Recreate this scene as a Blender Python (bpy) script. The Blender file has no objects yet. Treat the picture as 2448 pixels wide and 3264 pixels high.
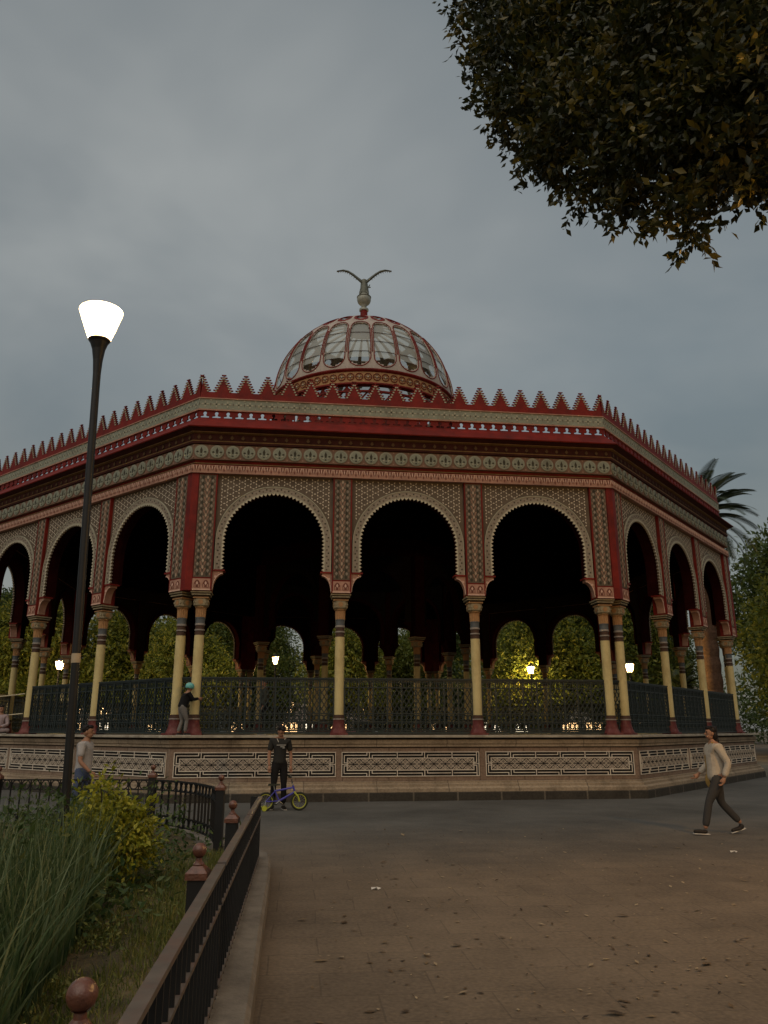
import bpy, bmesh, math, random
import numpy as np
from mathutils import Vector, Matrix
random.seed(7); RNG = np.random.default_rng(11)
scene = bpy.context.scene
COL = scene.collection
PI = math.pi
T8 = math.tan(PI/8)

# ------------------------------------------------------------------ camera frame
CAM = Vector((-2.9643, -32.8079, 1.6)); YAW = math.radians(6.8197); PITCH = math.radians(15.6281); FPX = 2478.65
FW = Vector((math.sin(YAW), math.cos(YAW), 0)); RT = Vector((math.cos(YAW), -math.sin(YAW), 0))
def W(lat, fwd, z=0.0):
    """metres right / ahead of the place the photographer stands -> world point"""
    p = CAM + RT*lat + FW*fwd; return Vector((p.x, p.y, z))
def ray(x, y):
    u = (x-1224)/FPX; v = -(y-1632)/FPX
    h = math.cos(PITCH)-math.sin(PITCH)*v; z = math.sin(PITCH)+math.cos(PITCH)*v
    return RT*u + FW*h + Vector((0, 0, z))
def at(x, y, D):
    r = ray(x, y); t = D/math.hypot(r.x, r.y); return CAM + r*t

# ------------------------------------------------------------------ objects and tags
def link(o, parent=None):
    COL.objects.link(o)
    if parent is not None: o.parent = parent
    return o
def tag(o, label=None, cat=None, group=None, kind=None):
    if label: o['label'] = label
    if cat: o['category'] = cat
    if group: o['group'] = group
    if kind: o['kind'] = kind
    return o
def thing(name, label, cat, loc=(0, 0, 0), rz=0.0, group=None):
    o = bpy.data.objects.new(name, None); o.empty_display_size = .2
    o.location = loc; o.rotation_euler = (0, 0, rz)
    return tag(link(o), label, cat, group)
def part(name, me, parent=None, loc=(0, 0, 0), rz=0.0):
    o = bpy.data.objects.new(name, me); o.location = loc; o.rotation_euler = (0, 0, rz)
    return link(o, parent)

# ------------------------------------------------------------------ materials
MATS = {}
def mat(name, col, rough=.75, var=.18, scale=4.0, col2=None, bump=0.0, bscale=40.0, metal=0.0, spec=.18, stain=None, stain_scale=1.2, stain_amt=.5):
    if name in MATS: return MATS[name]
    m = bpy.data.materials.new(name); m.use_nodes = True
    nt = m.node_tree; N = nt.nodes; L = nt.links
    b = N['Principled BSDF']; b.inputs['Roughness'].default_value = rough; b.inputs['Metallic'].default_value = metal
    b.inputs['Specular IOR Level'].default_value = spec
    tc = N.new('ShaderNodeTexCoord')
    nz = N.new('ShaderNodeTexNoise'); nz.inputs['Scale'].default_value = scale; nz.inputs['Detail'].default_value = 6; nz.inputs['Roughness'].default_value = .65
    L.new(tc.outputs['Object'], nz.inputs['Vector'])
    rp = N.new('ShaderNodeValToRGB'); rp.color_ramp.elements[0].position = .3; rp.color_ramp.elements[1].position = .7
    c2 = col2 or tuple(min(1, c*(1+var)) for c in col)
    c1 = tuple(c*(1-var) for c in col) if not col2 else col
    rp.color_ramp.elements[0].color = (*c1, 1); rp.color_ramp.elements[1].color = (*c2, 1)
    L.new(nz.outputs['Fac'], rp.inputs['Fac'])
    out = rp.outputs['Color']
    if stain:
        n2 = N.new('ShaderNodeTexNoise'); n2.inputs['Scale'].default_value = stain_scale; n2.inputs['Detail'].default_value = 8; n2.inputs['Roughness'].default_value = .7
        mp = N.new('ShaderNodeMapping'); mp.inputs['Scale'].default_value = (1, 1, .6)
        L.new(tc.outputs['Object'], mp.inputs['Vector']); L.new(mp.outputs['Vector'], n2.inputs['Vector'])
        r2 = N.new('ShaderNodeValToRGB'); r2.color_ramp.elements[0].position = .48; r2.color_ramp.elements[1].position = .68
        r2.color_ramp.elements[0].color = (0, 0, 0, 1); r2.color_ramp.elements[1].color = (stain_amt,)*3+(1,)
        mx = N.new('ShaderNodeMix'); mx.data_type = 'RGBA'
        L.new(n2.outputs['Fac'], r2.inputs['Fac']); L.new(r2.outputs['Color'], mx.inputs['Factor'])
        L.new(out, mx.inputs[6]); mx.inputs[7].default_value = (*stain, 1); out = mx.outputs[2]
    L.new(out, b.inputs['Base Color'])
    if bump:
        n3 = N.new('ShaderNodeTexNoise'); n3.inputs['Scale'].default_value = bscale; n3.inputs['Detail'].default_value = 5
        L.new(tc.outputs['Object'], n3.inputs['Vector'])
        bp = N.new('ShaderNodeBump'); bp.inputs['Strength'].default_value = bump; bp.inputs['Distance'].default_value = .02
        L.new(n3.outputs['Fac'], bp.inputs['Height']); L.new(bp.outputs['Normal'], b.inputs['Normal'])
    MATS[name] = m; return m
def emis(name, col, s):
    m = bpy.data.materials.new(name); m.use_nodes = True; nt = m.node_tree
    b = nt.nodes['Principled BSDF']; b.inputs['Base Color'].default_value = (*[min(1, c) for c in col], 1)
    b.inputs['Emission Color'].default_value = (*col, 1); b.inputs['Emission Strength'].default_value = s
    MATS[name] = m; return m
def leafmat(name, c1, c2, c3, trans=.35, rough=.45):
    m = bpy.data.materials.new(name); m.use_nodes = True; nt = m.node_tree; N = nt.nodes; L = nt.links
    b = N['Principled BSDF']; b.inputs['Roughness'].default_value = rough; b.inputs['Specular IOR Level'].default_value = .35
    at_ = N.new('ShaderNodeAttribute'); at_.attribute_name = 'tint'
    rp = N.new('ShaderNodeValToRGB'); e = rp.color_ramp.elements
    e[0].color = (*c1, 1); e[1].color = (*c3, 1); k = e.new(.55); k.color = (*c2, 1)
    L.new(at_.outputs['Fac'], rp.inputs['Fac']); L.new(rp.outputs['Color'], b.inputs['Base Color'])
    tr = N.new('ShaderNodeBsdfTranslucent'); L.new(rp.outputs['Color'], tr.inputs['Color'])
    mx = N.new('ShaderNodeMixShader'); mx.inputs[0].default_value = trans
    L.new(b.outputs[0], mx.inputs[1]); L.new(tr.outputs[0], mx.inputs[2])
    L.new(mx.outputs[0], N['Material Output'].inputs['Surface'])
    MATS[name] = m; return m

# colours
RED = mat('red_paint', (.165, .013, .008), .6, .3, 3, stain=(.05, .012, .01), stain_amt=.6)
COVE = mat('shaded_cove_paint', (.045, .012, .008), .8, .3, 5); COVEG = mat('shaded_gold_paint', (.09, .05, .02), .7, .2, 8); TEETH = mat('pale_teeth_paint', (.50, .45, .33), .7, .12, 9); SHADELINE = mat('shadow_line_stone', (.05, .036, .026), .95, .35, 5); COPING = mat('coping_stone', (.36, .32, .25), .85, .22, 4, stain=(.12, .10, .075), stain_amt=.7, stain_scale=2.5, bump=.3)  # dark cove, dim gold and band colours have under-ledge shade mixed in
REDB = mat('red_brown_paint', (.11, .016, .010), .7, .3, 3)
BPINK = mat('brown_pink_relief_paint', (.27, .165, .115), .75, .25, 8); TANP = mat('tan_relief_paint', (.42, .31, .22), .75, .18, 9)
PINK = mat('pink_relief_paint', (.38, .21, .15), .75, .2, 6, stain=(.15, .08, .06), stain_amt=.5)
PINKL = mat('pale_pink_relief_paint', (.60, .40, .31), .75, .15, 8)
PINKD = mat('dark_pink_recess_paint', (.15, .055, .04), .8, .2, 8)
OLIVE = mat('olive_grey_paint', (.125, .096, .068), .75, .22, 3, stain=(.08, .06, .04))
CREAM = mat('cream_relief_paint', (.62, .54, .42), .7, .15, 10)
TRIM = mat('grey_beige_paint', (.27, .228, .175), .75, .18, 6, stain=(.16, .12, .09))
DARKDROP = mat('dark_recess_paint', (.05, .045, .03), .8, .2, 8)
GREEN = mat('grey_green_paint', (.23, .245, .19), .75, .18, 4, stain=(.13, .11, .08))
GREENL = mat('pale_grey_green_paint', (.36, .345, .255), .75, .15, 8)
BROWN = mat('brown_pink_paint', (.175, .105, .072), .75, .2, 5)
GOLD = mat('gold_brown_paint', (.17, .10, .04), .6, .3, 5)
YELLOW = mat('yellow_shaft_paint', (.56, .465, .225), .65, .10, 2.5, stain=(.34, .24, .10), stain_amt=.65, stain_scale=2.2, bump=.25, bscale=30)
TAN = mat('tan_gilt_paint', (.36, .20, .09), .65, .2, 12)
BLUEGREY = mat('blue_grey_paint', (.10, .11, .115), .6, .2, 8)
DARKBROWN = mat('dark_brown_paint', (.07, .04, .028), .6, .2, 6)
RINGGREY = mat('grey_ring_paint', (.26, .23, .20), .6, .15, 8)
MAROON = mat('maroon_paint', (.12, .03, .028), .55, .3, 4, stain=(.22, .12, .10), stain_scale=6, stain_amt=.5)
CAPITAL = mat('capital_olive_paint', (.27, .225, .14), .7, .25, 14)
IRON = mat('dark_green_iron', (.016, .025, .025), .5, .25, 10, spec=.35)
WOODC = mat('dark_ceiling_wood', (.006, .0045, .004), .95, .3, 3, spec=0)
ROOFM = mat('roof_zinc', (.10, .095, .09), .6, .2, 2)
INSHADE = mat('shaded_interior_paint', (.016, .011, .008), .95, .25, 4, spec=0); TILEK = mat('dark_tile_inlay', (.05, .043, .036), .85, .2, 8); SHADERED = mat('shaded_interior_red', (.024, .0045, .004), .95, .25, 4, spec=0)  # interior colours darkened: the shade inside the pavilion is painted into them
FLOORM = mat('pavilion_floor_tile', (.06, .047, .04), .7, .2, 3)
STONEW = mat('white_fret_stone', (.66, .59, .49), .8, .14, 6, stain=(.32, .25, .19), stain_amt=.6)
BLACKR = mat('black_recess', (.018, .015, .013), .85, .2, 8)
TILEG = mat('grey_tile', (.23, .195, .16), .8, .28, 7, stain=(.13, .11, .09), stain_scale=2)
TILED = mat('pale_grey_tile_line', (.50, .43, .34), .8, .15, 9)
DOMEP = mat('dome_plate_paint', (.42, .36, .31), .7, .15, 6, stain=(.26, .18, .15), stain_amt=.6, stain_scale=2)
BRONZE = mat('weathered_bronze', (.13, .135, .11), .5, .25, 8, metal=.3)
BALLM = mat('pale_green_metal', (.33, .34, .29), .45, .15, 5, metal=.2)
BLACKMET = mat('black_post_paint', (.009, .009, .009), .5, .25, 6, spec=.35)
RAILTOP = mat('worn_rail_paint', (.085, .072, .062), .55, .3, 9, stain=(.15, .07, .05), stain_scale=7, stain_amt=.5, spec=.4)
COPPER = mat('copper_brown_paint', (.125, .05, .032), .30, .35, 16, bump=.25, bscale=45, stain=(.05, .022, .016), stain_amt=.8, stain_scale=14, spec=.5)
KERBM = mat('kerb_concrete', (.17, .15, .125), .9, .25, 6, bump=.4, bscale=60, stain=(.075, .065, .055), stain_amt=.7, stain_scale=1.5)
SOIL = mat('bed_soil', (.075, .06, .035), .95, .4, 5, bump=.8, bscale=30, stain=(.19, .15, .08), stain_amt=.8, stain_scale=1.6)

def stone_mat(name, c, c2, bw, bh, mort, mortsize=.012, stain=(.06, .05, .04)):
    m = bpy.data.materials.new(name); m.use_nodes = True; nt = m.node_tree; N = nt.nodes; L = nt.links
    b = N['Principled BSDF']; b.inputs['Roughness'].default_value = .85; b.inputs['Specular IOR Level'].default_value = .2
    uv = N.new('ShaderNodeUVMap'); br = N.new('ShaderNodeTexBrick')
    L.new(uv.outputs['UV'], br.inputs['Vector'])
    br.inputs['Color1'].default_value = (*c, 1); br.inputs['Color2'].default_value = (*c2, 1); br.inputs['Mortar'].default_value = (*mort, 1)
    br.inputs['Scale'].default_value = 1; br.inputs['Brick Width'].default_value = bw; br.inputs['Row Height'].default_value = bh
    br.inputs['Mortar Size'].default_value = mortsize; br.inputs['Bias'].default_value = 0.0; br.inputs['Mortar Smooth'].default_value = .3
    tc = N.new('ShaderNodeTexCoord'); nz = N.new('ShaderNodeTexNoise'); nz.inputs['Scale'].default_value = 1.3; nz.inputs['Detail'].default_value = 9; nz.inputs['Roughness'].default_value = .72
    L.new(tc.outputs['Object'], nz.inputs['Vector'])
    r2 = N.new('ShaderNodeValToRGB'); r2.color_ramp.elements[0].position = .47; r2.color_ramp.elements[1].position = .7
    r2.color_ramp.elements[0].color = (0, 0, 0, 1); r2.color_ramp.elements[1].color = (.75, .75, .75, 1)
    mx = N.new('ShaderNodeMix'); mx.data_type = 'RGBA'; L.new(nz.outputs['Fac'], r2.inputs['Fac']); L.new(r2.outputs['Color'], mx.inputs['Factor'])
    L.new(br.outputs['Color'], mx.inputs[6]); mx.inputs[7].default_value = (*stain, 1)
    n4 = N.new('ShaderNodeTexNoise'); n4.inputs['Scale'].default_value = 22; n4.inputs['Detail'].default_value = 4; L.new(tc.outputs['Object'], n4.inputs['Vector'])
    hv = N.new('ShaderNodeHueSaturation'); L.new(mx.outputs[2], hv.inputs['Color'])
    mr = N.new('ShaderNodeMapRange'); mr.inputs['From Min'].default_value = .3; mr.inputs['From Max'].default_value = .7; mr.inputs['To Min'].default_value = .8; mr.inputs['To Max'].default_value = 1.2
    L.new(n4.outputs['Fac'], mr.inputs['Value']); L.new(mr.outputs[0], hv.inputs['Value'])
    L.new(hv.outputs['Color'], b.inputs['Base Color'])
    bp = N.new('ShaderNodeBump'); bp.inputs['Strength'].default_value = .4; bp.inputs['Distance'].default_value = .015
    L.new(n4.outputs['Fac'], bp.inputs['Height']); L.new(bp.outputs['Normal'], b.inputs['Normal'])
    MATS[name] = m; return m
STONE = stone_mat('pink_sandstone', (.225, .155, .112), (.255, .19, .138), 1.1, .8, (.13, .09, .065), .014, (.11, .075, .05))
STONEM = stone_mat('buff_moulding_stone', (.32, .25, .172), (.25, .193, .135), 1.7, .9, (.14, .11, .08), .012, (.10, .075, .05))
BLOCKS = stone_mat('dark_base_blocks', (.045, .04, .032), (.055, .047, .038), 1.05, .6, (.13, .11, .085), .022, (.025, .022, .018))

# ------------------------------------------------------------------ mesh builder
class MB:
    def __init__(s): s.v = []; s.f = []; s.m = []; s.uv = []; s.mats = []; s.sm = []
    def mi(s, m):
        if m not in s.mats: s.mats.append(m)
        return s.mats.index(m)
    def add(s, vs, fs, m, uvs=None, smooth=False):
        k = len(s.v); s.v += [tuple(v) for v in vs]; i = s.mi(m)
        for n, f in enumerate(fs):
            s.f.append([a+k for a in f]); s.m.append(i); s.sm.append(smooth)
            s.uv.append(uvs[n] if uvs else [(0, 0)]*len(f))
    def box(s, x0, x1, y0, y1, z0, z1, m):
        vs = [(x0, y0, z0), (x1, y0, z0), (x1, y1, z0), (x0, y1, z0), (x0, y0, z1), (x1, y0, z1), (x1, y1, z1), (x0, y1, z1)]
        s.add(vs, [(0, 3, 2, 1), (4, 5, 6, 7), (0, 1, 5, 4), (1, 2, 6, 5), (2, 3, 7, 6), (3, 0, 4, 7)], m)
    def hexa(s, vs, m):
        s.add(vs, [(0, 3, 2, 1), (4, 5, 6, 7), (0, 1, 5, 4), (1, 2, 6, 5), (2, 3, 7, 6), (3, 0, 4, 7)], m)
    def mbox(s, x0, x1, a0, a1, z0, z1, m, ml=False, mr=False):
        """box on the k=0 face, apothem a0 (back) .. a1 (front); ml/mr mitre that end on the octagon's corner"""
        def X(x, a, mit, sg): return sg*a*T8 if mit else x
        vs = []
        for z in (z0, z1):
            vs += [(X(x0, a1, ml, -1), -a1, z), (X(x1, a1, mr, 1), -a1, z), (X(x1, a0, mr, 1), -a0, z), (X(x0, a0, ml, -1), -a0, z)]
        s.hexa(vs, m)
    def bar(s, p, q, w, m, up=(0, 0, 1), h=None):
        p = Vector(p); q = Vector(q); d = (q-p).normalized(); u = Vector(up)
        if abs(d.dot(u)) > .98: u = Vector((1, 0, 0))
        a = d.cross(u).normalized()*(w/2); b = a.cross(d).normalized()*((h or w)/2)
        s.hexa([p-a-b, p+a-b, q+a-b, q-a-b, p-a+b, p+a+b, q+a+b, q-a+b], m)
    def tube(s, pts, rs, m, n=8, cap=True, smooth=True):
        pts = [Vector(p) for p in pts]
        if not hasattr(rs, '__len__'): rs = [rs]*len(pts)
        vs = []; fs = []; prev = None
        for i, p in enumerate(pts):
            d = (pts[min(i+1, len(pts)-1)]-pts[max(i-1, 0)]).normalized()
            if prev is None:
                u = Vector((0, 0, 1)) if abs(d.z) < .9 else Vector((1, 0, 0)); a = d.cross(u).normalized()
            else: a = (prev - d*prev.dot(d)).normalized()
            prev = a; b = d.cross(a)
            for j in range(n):
                t = 2*PI*j/n; vs.append(p+(a*math.cos(t)+b*math.sin(t))*rs[i])
        for i in range(len(pts)-1):
            for j in range(n):
                j2 = (j+1) % n; fs.append((i*n+j, i*n+j2, (i+1)*n+j2, (i+1)*n+j))
        s.add(vs, fs, m, smooth=smooth)
        if cap:
            k = len(pts)-1
            s.add(vs[:n], [tuple(range(n))[::-1]], m); s.add(vs[k*n:], [tuple(range(n))], m)
    def lathe(s, prof, m, n=16, c=(0, 0, 0), a0=0.0, smooth=True, close=False, mats=None):
        """prof: (r, z) list; sharp steps kept by splitting each segment"""
        for k in range(len(prof)-1):
            (r0, z0), (r1, z1) = prof[k], prof[k+1]; vs = []; fs = []
            for j in range(n):
                t = a0+2*PI*j/n; vs += [(c[0]+r0*math.cos(t), c[1]+r0*math.sin(t), c[2]+z0), (c[0]+r1*math.cos(t), c[1]+r1*math.sin(t), c[2]+z1)]
            for j in range(n):
                j2 = (j+1) % n; fs.append((2*j, 2*j2, 2*j2+1, 2*j+1))
            s.add(vs, fs, mats[k] if mats else m, smooth=smooth)
    def oct(s, prof, mats, n=8):
        """octagonal moulding: prof = (apothem, z); uv = metres along the wall, height"""
        c = math.cos(PI/8); v0 = 0.0
        for k in range(len(prof)-1):
            (a0, z0), (a1, z1) = prof[k], prof[k+1]; ln = math.hypot(a1-a0, z1-z0); vs = []; fs = []; uvs = []
            for j in range(8):
                for (a, z) in ((a0, z0), (a1, z1)):
                    for e in (0, 1):
                        t = -PI/2-PI/8+(j+e)*PI/4; vs.append((a/c*math.cos(t), a/c*math.sin(t), z))
                q = 4*j; fs.append((q, q+1, q+3, q+2)); w0 = 2*a0*T8; w1 = 2*a1*T8; u = j*7.37
                uvs.append([(u-w0/2, v0), (u+w0/2, v0), (u+w1/2, v0+ln), (u-w1/2, v0+ln)])
            v0 += ln
            s.add(vs, fs, mats[k] if isinstance(mats, list) else mats, uvs)
    def sphere(s, c, r, m, n=12, k=8, sc=(1, 1, 1)):
        vs = []; fs = []
        for i in range(k+1):
            t = PI*i/k
            for j in range(n):
                p = 2*PI*j/n; vs.append((c[0]+r*sc[0]*math.sin(t)*math.cos(p), c[1]+r*sc[1]*math.sin(t)*math.sin(p), c[2]+r*sc[2]*math.cos(t)))
        for i in range(k):
            for j in range(n):
                j2 = (j+1) % n; fs.append((i*n+j, (i+1)*n+j, (i+1)*n+j2, i*n+j2))
        s.add(vs, fs, m, smooth=True)
    def disc(s, c, r, m, y, n=16, t=.01, sz=1.0):
        """flat raised disc in the xz plane, front at y"""
        vs = [(c[0]+r*math.cos(2*PI*j/n), y, c[1]+r*sz*math.sin(2*PI*j/n)) for j in range(n)]
        vb = [(x, y+t, z) for x, _, z in vs]
        s.add(vs+vb, [tuple(range(n))]+[(j, j+n, (j+1) % n+n, (j+1) % n) for j in range(n)], m)
    def poly(s, pts, y, m, t=.01):
        """flat raised polygon in the xz plane (convex), front at y"""
        n = len(pts); vs = [(x, y, z) for x, z in pts]+[(x, y+t, z) for x, z in pts]
        s.add(vs, [tuple(range(n))]+[(j, j+n, (j+1) % n+n, (j+1) % n) for j in range(n)], m)
    def me(s, me, m, M=None):
        """merge an existing mesh"""
        vs = [v.co if M is None else M @ v.co for v in me.vertices]
        s.add(vs, [tuple(p.vertices) for p in me.polygons], m)
    def mesh(s, name):
        me = bpy.data.meshes.new(name); me.from_pydata(s.v, [], s.f)
        for m in s.mats: me.materials.append(m)
        me.polygons.foreach_set('material_index', s.m); me.polygons.foreach_set('use_smooth', s.sm)
        if any(u[0] != (0, 0) or u[-1] != (0, 0) for u in s.uv):
            l = me.uv_layers.new(name='UVMap'); l.data.foreach_set('uv', np.array([c for u in s.uv for c in u], dtype=np.float32).ravel())
        bm = bmesh.new(); bm.from_mesh(me); bmesh.ops.recalc_face_normals(bm, faces=bm.faces); bm.to_mesh(me); bm.free()
        me.update(); return me
    def build(s, name, parent=None, loc=(0, 0, 0), rz=0.0): return part(name, s.mesh(name), parent, loc, rz)

def cut(loops, depth, y):
    """flat plate in the xz plane from outline + holes; front at y, thickness depth towards +y"""
    cu = bpy.data.curves.new('cut', 'CURVE'); cu.dimensions = '2D'; cu.fill_mode = 'BOTH'; cu.extrude = depth/2
    for lp in loops:
        sp = cu.splines.new('POLY'); sp.points.add(len(lp)-1); sp.use_cyclic_u = True
        sp.points.foreach_set('co', [c for x, z in lp for c in (x, z, 0, 1)])
    ob = bpy.data.objects.new('cut', cu); COL.objects.link(ob)
    me = bpy.data.meshes.new_from_object(ob.evaluated_get(bpy.context.evaluated_depsgraph_get()))
    bpy.data.objects.remove(ob); bpy.data.curves.remove(cu)
    for v in me.vertices: v.co = Vector((v.co.x, y+depth/2-v.co.z, v.co.y))
    return me
def arc(cx, cz, r, a0, a1, n): return [(cx+r*math.cos(a0+(a1-a0)*i/n), cz+r*math.sin(a0+(a1-a0)*i/n)) for i in range(n+1)]
def rotz(k, x, y):
    a = k*PI/4; return (x*math.cos(a)-y*math.sin(a), x*math.sin(a)+y*math.cos(a))
# ================================================================== PAVILION
pav = thing('pavilion', 'red and cream Moorish octagonal pavilion with horseshoe arches and a glass dome', 'pavilion')
def fparts(name, me, parent=pav, ks=range(8)):
    """one copy of a face's part on each of the eight sides"""
    r = []
    for k in ks: r.append(part(name, me, parent, rz=k*PI/4))
    return r

# ---- plinth
b = MB()
b.oct([(13.0, 0), (13.83, 0), (13.83, .175), (13.80, .187)], BLOCKS)
b.oct([(13.80, .187), (13.80, .27), (13.76, .30), (13.73, .31), (13.73, .36), (13.66, .385), (13.66, .42), (13.602, .43)], STONEM)
b.oct([(13.602, .43), (13.602, 1.175)], STONE); b.oct([(13.602, 1.175), (13.602, 1.20)], SHADELINE)
b.oct([(13.602, 1.20), (13.65, 1.205), (13.64, 1.255), (13.67, 1.275), (13.68, 1.36), (13.585, 1.375)], STONEM)
b.oct([(13.585, 1.375), (13.585, 1.408), (13.70, 1.412)], SHADELINE)  # shadow lines under the mouldings, painted in as dark bands
b.oct([(13.70, 1.412), (13.775, 1.418), (13.775, 1.462), (13.74, 1.47), (12.9, 1.47)], COPING)
b.build('plinth', pav)
b = MB(); b.oct([(12.9, 1.468), (.01, 1.468)], FLOORM); b.build('floor', pav)

def fret_panel(w, ncell):
    b = MB(); z0, z1 = .53, 1.09; y = -13.602; hw = w/2
    b.box(-hw, hw, y-.004, y, z0, z1, BLACKR)
    B = lambda x0, x1, za, zb: b.box(x0, x1, y-.022, y-.004, za, zb, STONEW)
    t = .017
    B(-hw, hw, z1-t, z1); B(-hw, hw, z0, z0+t); B(-hw, -hw+t, z0+t, z1-t); B(hw-t, hw, z0+t, z1-t)
    iw = hw-.125; iz0, iz1 = z0+.135, z1-.135
    B(-iw, iw, iz1-t, iz1); B(-iw, iw, iz0, iz0+t); B(-iw, -iw+t, iz0+t, iz1-t); B(iw-t, iw, iz0+t, iz1-t)
    zm = (z1+iz1)/2; n = 6 if w > 3.4 else 5; L = 2*hw/n
    for s, (za, zb) in ((1, (iz1, z1-t)), (-1, (z0+t, iz0))):
        zc = (za+zb)/2
        for i in range(n):
            xa = -hw+i*L; xb = xa+L
            if i % 2 == 0:
                e0 = xa+(.062 if i == 0 else .03)
                B(e0, xb-.055, zc-t/2, zc+t/2)
                B(xb-.055-t, xb-.055, *((zc+t/2, zb) if s > 0 else (za, zc-t/2)))
                B(xb-.004-t/2, xb-.004+t/2, za, zb)
            else:
                e1 = xb-(.062 if i == n-1 else .03)
                B(xa+.055, e1, zc-t/2, zc+t/2)
                B(xa+.055, xa+.055+t, *((za, zc-t/2) if s > 0 else (zc+t/2, zb)))
                if i < n-1: B(xb-t/2, xb+t/2, za, zb)
    for sx in (-1, 1):
        xc = sx*(hw-.0625)
        for (za, zb) in ((.835, z1-.075), (z0+.075, .785)): B(xc-t/2, xc+t/2, za, zb)
        B(*sorted((sx*iw, sx*(hw-t))), .803, .817)
        for zz in (.835, .785-t): B(*sorted((sx*iw, xc-sx*t/2)), zz, zz+t)
    # tiles with eight-rayed stars
    b.box(-iw+t, iw-t, y-.009, y-.004, iz0+t, iz1-t, TILEG)
    c = 2*(iw-t)/ncell; zc = (iz0+iz1)/2; h = (iz1-iz0)/2-t
    for i in range(ncell):
        x = -iw+t+(i+.5)*c
        for a in range(4):
            dx = c/2*(1, 1, -1, -1)[a]; dz = h*(1, -1, 1, -1)[a]
            p0 = Vector((x+dx*.28, y-.012, zc+dz*.28)); p1 = Vector((x+dx*.86, y-.012, zc+dz*.86)); d = (p1-p0).normalized(); nn = Vector((d.z, 0, -d.x))
            b.bar(p0, p1, .03, TILEK, up=(0, 1, 0), h=.006)
            for s in (-1, 1): b.bar(p0+nn*s*.0215, p1+nn*s*.0215, .011, TILED, up=(0, 1, 0), h=.012)
            q0 = Vector((x+dx, y-.0115, zc)); q1 = Vector((x, y-.0115, zc+dz))
            b.bar(q0, q1, .011, TILED, up=(0, 1, 0), h=.009)
        b.box(x-c/2*.86, x-.03, y-.0135, y-.009, zc-.007, zc+.007, BLACKR); b.box(x+.03, x+c/2*.86, y-.0135, y-.009, zc-.007, zc+.007, BLACKR)
        b.box(x-.006, x+.006, y-.0145, y-.009, zc+.035, zc+h, TILED); b.box(x-.006, x+.006, y-.0145, y-.009, zc-h, zc-.035, TILED)
        b.disc((x, zc), .028, BLACKR, y-.017, 8, .008)
    return b.mesh('plinth_panel')
pe = fret_panel(3.73, 12); pm = fret_panel(3.31, 11)
for k in range(8):
    for x, me in ((-3.676, pe), (-.02, pm), (3.66, pe)):
        o = part('plinth_panel', me, pav, rz=k*PI/4); o.location = (*rotz(k, x, 0), 0)

# ---- columns
def column_parts():
    r = {}
    b = MB(); b.box(-.215, .215, -.215, .215, 0, .05, MAROON)
    b.lathe([(.215, .05), (.20, .08), (.165, .15), (.142, .27), (.137, .36)], MAROON, 16); b.lathe([(.137, .36), (.15, .365), (.15, .385), (.137, .39)], RINGGREY, 16)
    b.lathe([(.137, .39), (.132, .475), (.10, .478)], DARKBROWN, 16); r['base'] = b.mesh('column_base')
    b = MB(); b.lathe([(.10, .478), (.118, .478), (.118, 2.36), (.10, 2.362)], YELLOW, 18); r['shaft'] = b.mesh('column_shaft')
    b = MB(); P = [(.10, 2.362), (.114, 2.362), (.114, 2.44), (.106, 2.45), (.122, 2.47), (.122, 2.505), (.106, 2.515), (.11, 2.585), (.122, 2.60), (.122, 2.64), (.112, 2.65), (.116, 2.76), (.124, 2.775), (.124, 2.79), (.11, 2.80)]
    ms = [DARKBROWN]*4+[RINGGREY, DARKBROWN, DARKBROWN, DARKBROWN, RINGGREY, RINGGREY]+[BLUEGREY]*4
    b.lathe(P, None, 16, mats=ms); r['collar'] = b.mesh('column_collar')
    b = MB(); n = 16
    for j in range(n):
        a = 2*PI*j/n; a2 = 2*PI*(j+.5)/n
        p = lambda t, R, z: (R*math.cos(t), R*math.sin(t), z)
        b.add([p(a, .108, 2.80), p(a2, .124, 2.80), p(a+2*PI/n, .108, 2.80), p(a, .112, 3.02), p(a2, .13, 3.02), p(a+2*PI/n, .112, 3.02)], [(0, 1, 4, 3), (1, 2, 5, 4)], TAN)
    b.lathe([(.13, 3.02), (.15, 3.035), (.14, 3.055), (.12, 3.06)], TAN, 16)
    vs = []
    for z, s in ((3.05, .13), (3.085, .175), (3.235, .178), (3.255, .16)):
        c = s*.62; vs.append([(x, y, z) for x, y in ((-c, -s), (c, -s), (s, -c), (s, c), (c, s), (-c, s), (-s, c), (-s, -c))])
    for i in range(3): b.add(vs[i]+vs[i+1], [(j, (j+1) % 8, (j+1) % 8+8, j+8) for j in range(8)], CAPITAL)
    for k in range(4):
        q = Matrix.Rotation(k*PI/2, 4, 'Z'); s2 = MB(); s2.disc((0, 3.165), .062, TAN, -.186, 10, .02); s2.disc((-.11, 3.165), .03, CAPITAL, -.184, 8, .02); s2.disc((.11, 3.165), .03, CAPITAL, -.184, 8, .02)
        for m_ in (TAN, CAPITAL):
            for f, mi in zip(s2.f, s2.m):
                if s2.mats[mi] is m_: b.add([q @ Vector(s2.v[i]) for i in f], [tuple(range(len(f)))], m_)
    for (s, za, zb, m) in ((.19, 3.255, 3.285, TAN), (.155, 3.285, 3.33, DARKBROWN), (.225, 3.33, 3.36, CAPITAL), (.20, 3.36, 3.385, DARKBROWN), (.25, 3.385, 3.42, CAPITAL), (.235, 3.42, 3.432, REDB)):
        b.box(-s, s, -s, s, za, zb, m)
    r['capital'] = b.mesh('column_capital'); return r
CP = column_parts()
def column(x, y, rz):
    o = part('column', CP['shaft'], pav, (x, y, 1.468), rz)
    for n in ('base', 'collar', 'capital'): part('column_'+n, CP[n], o)
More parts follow.
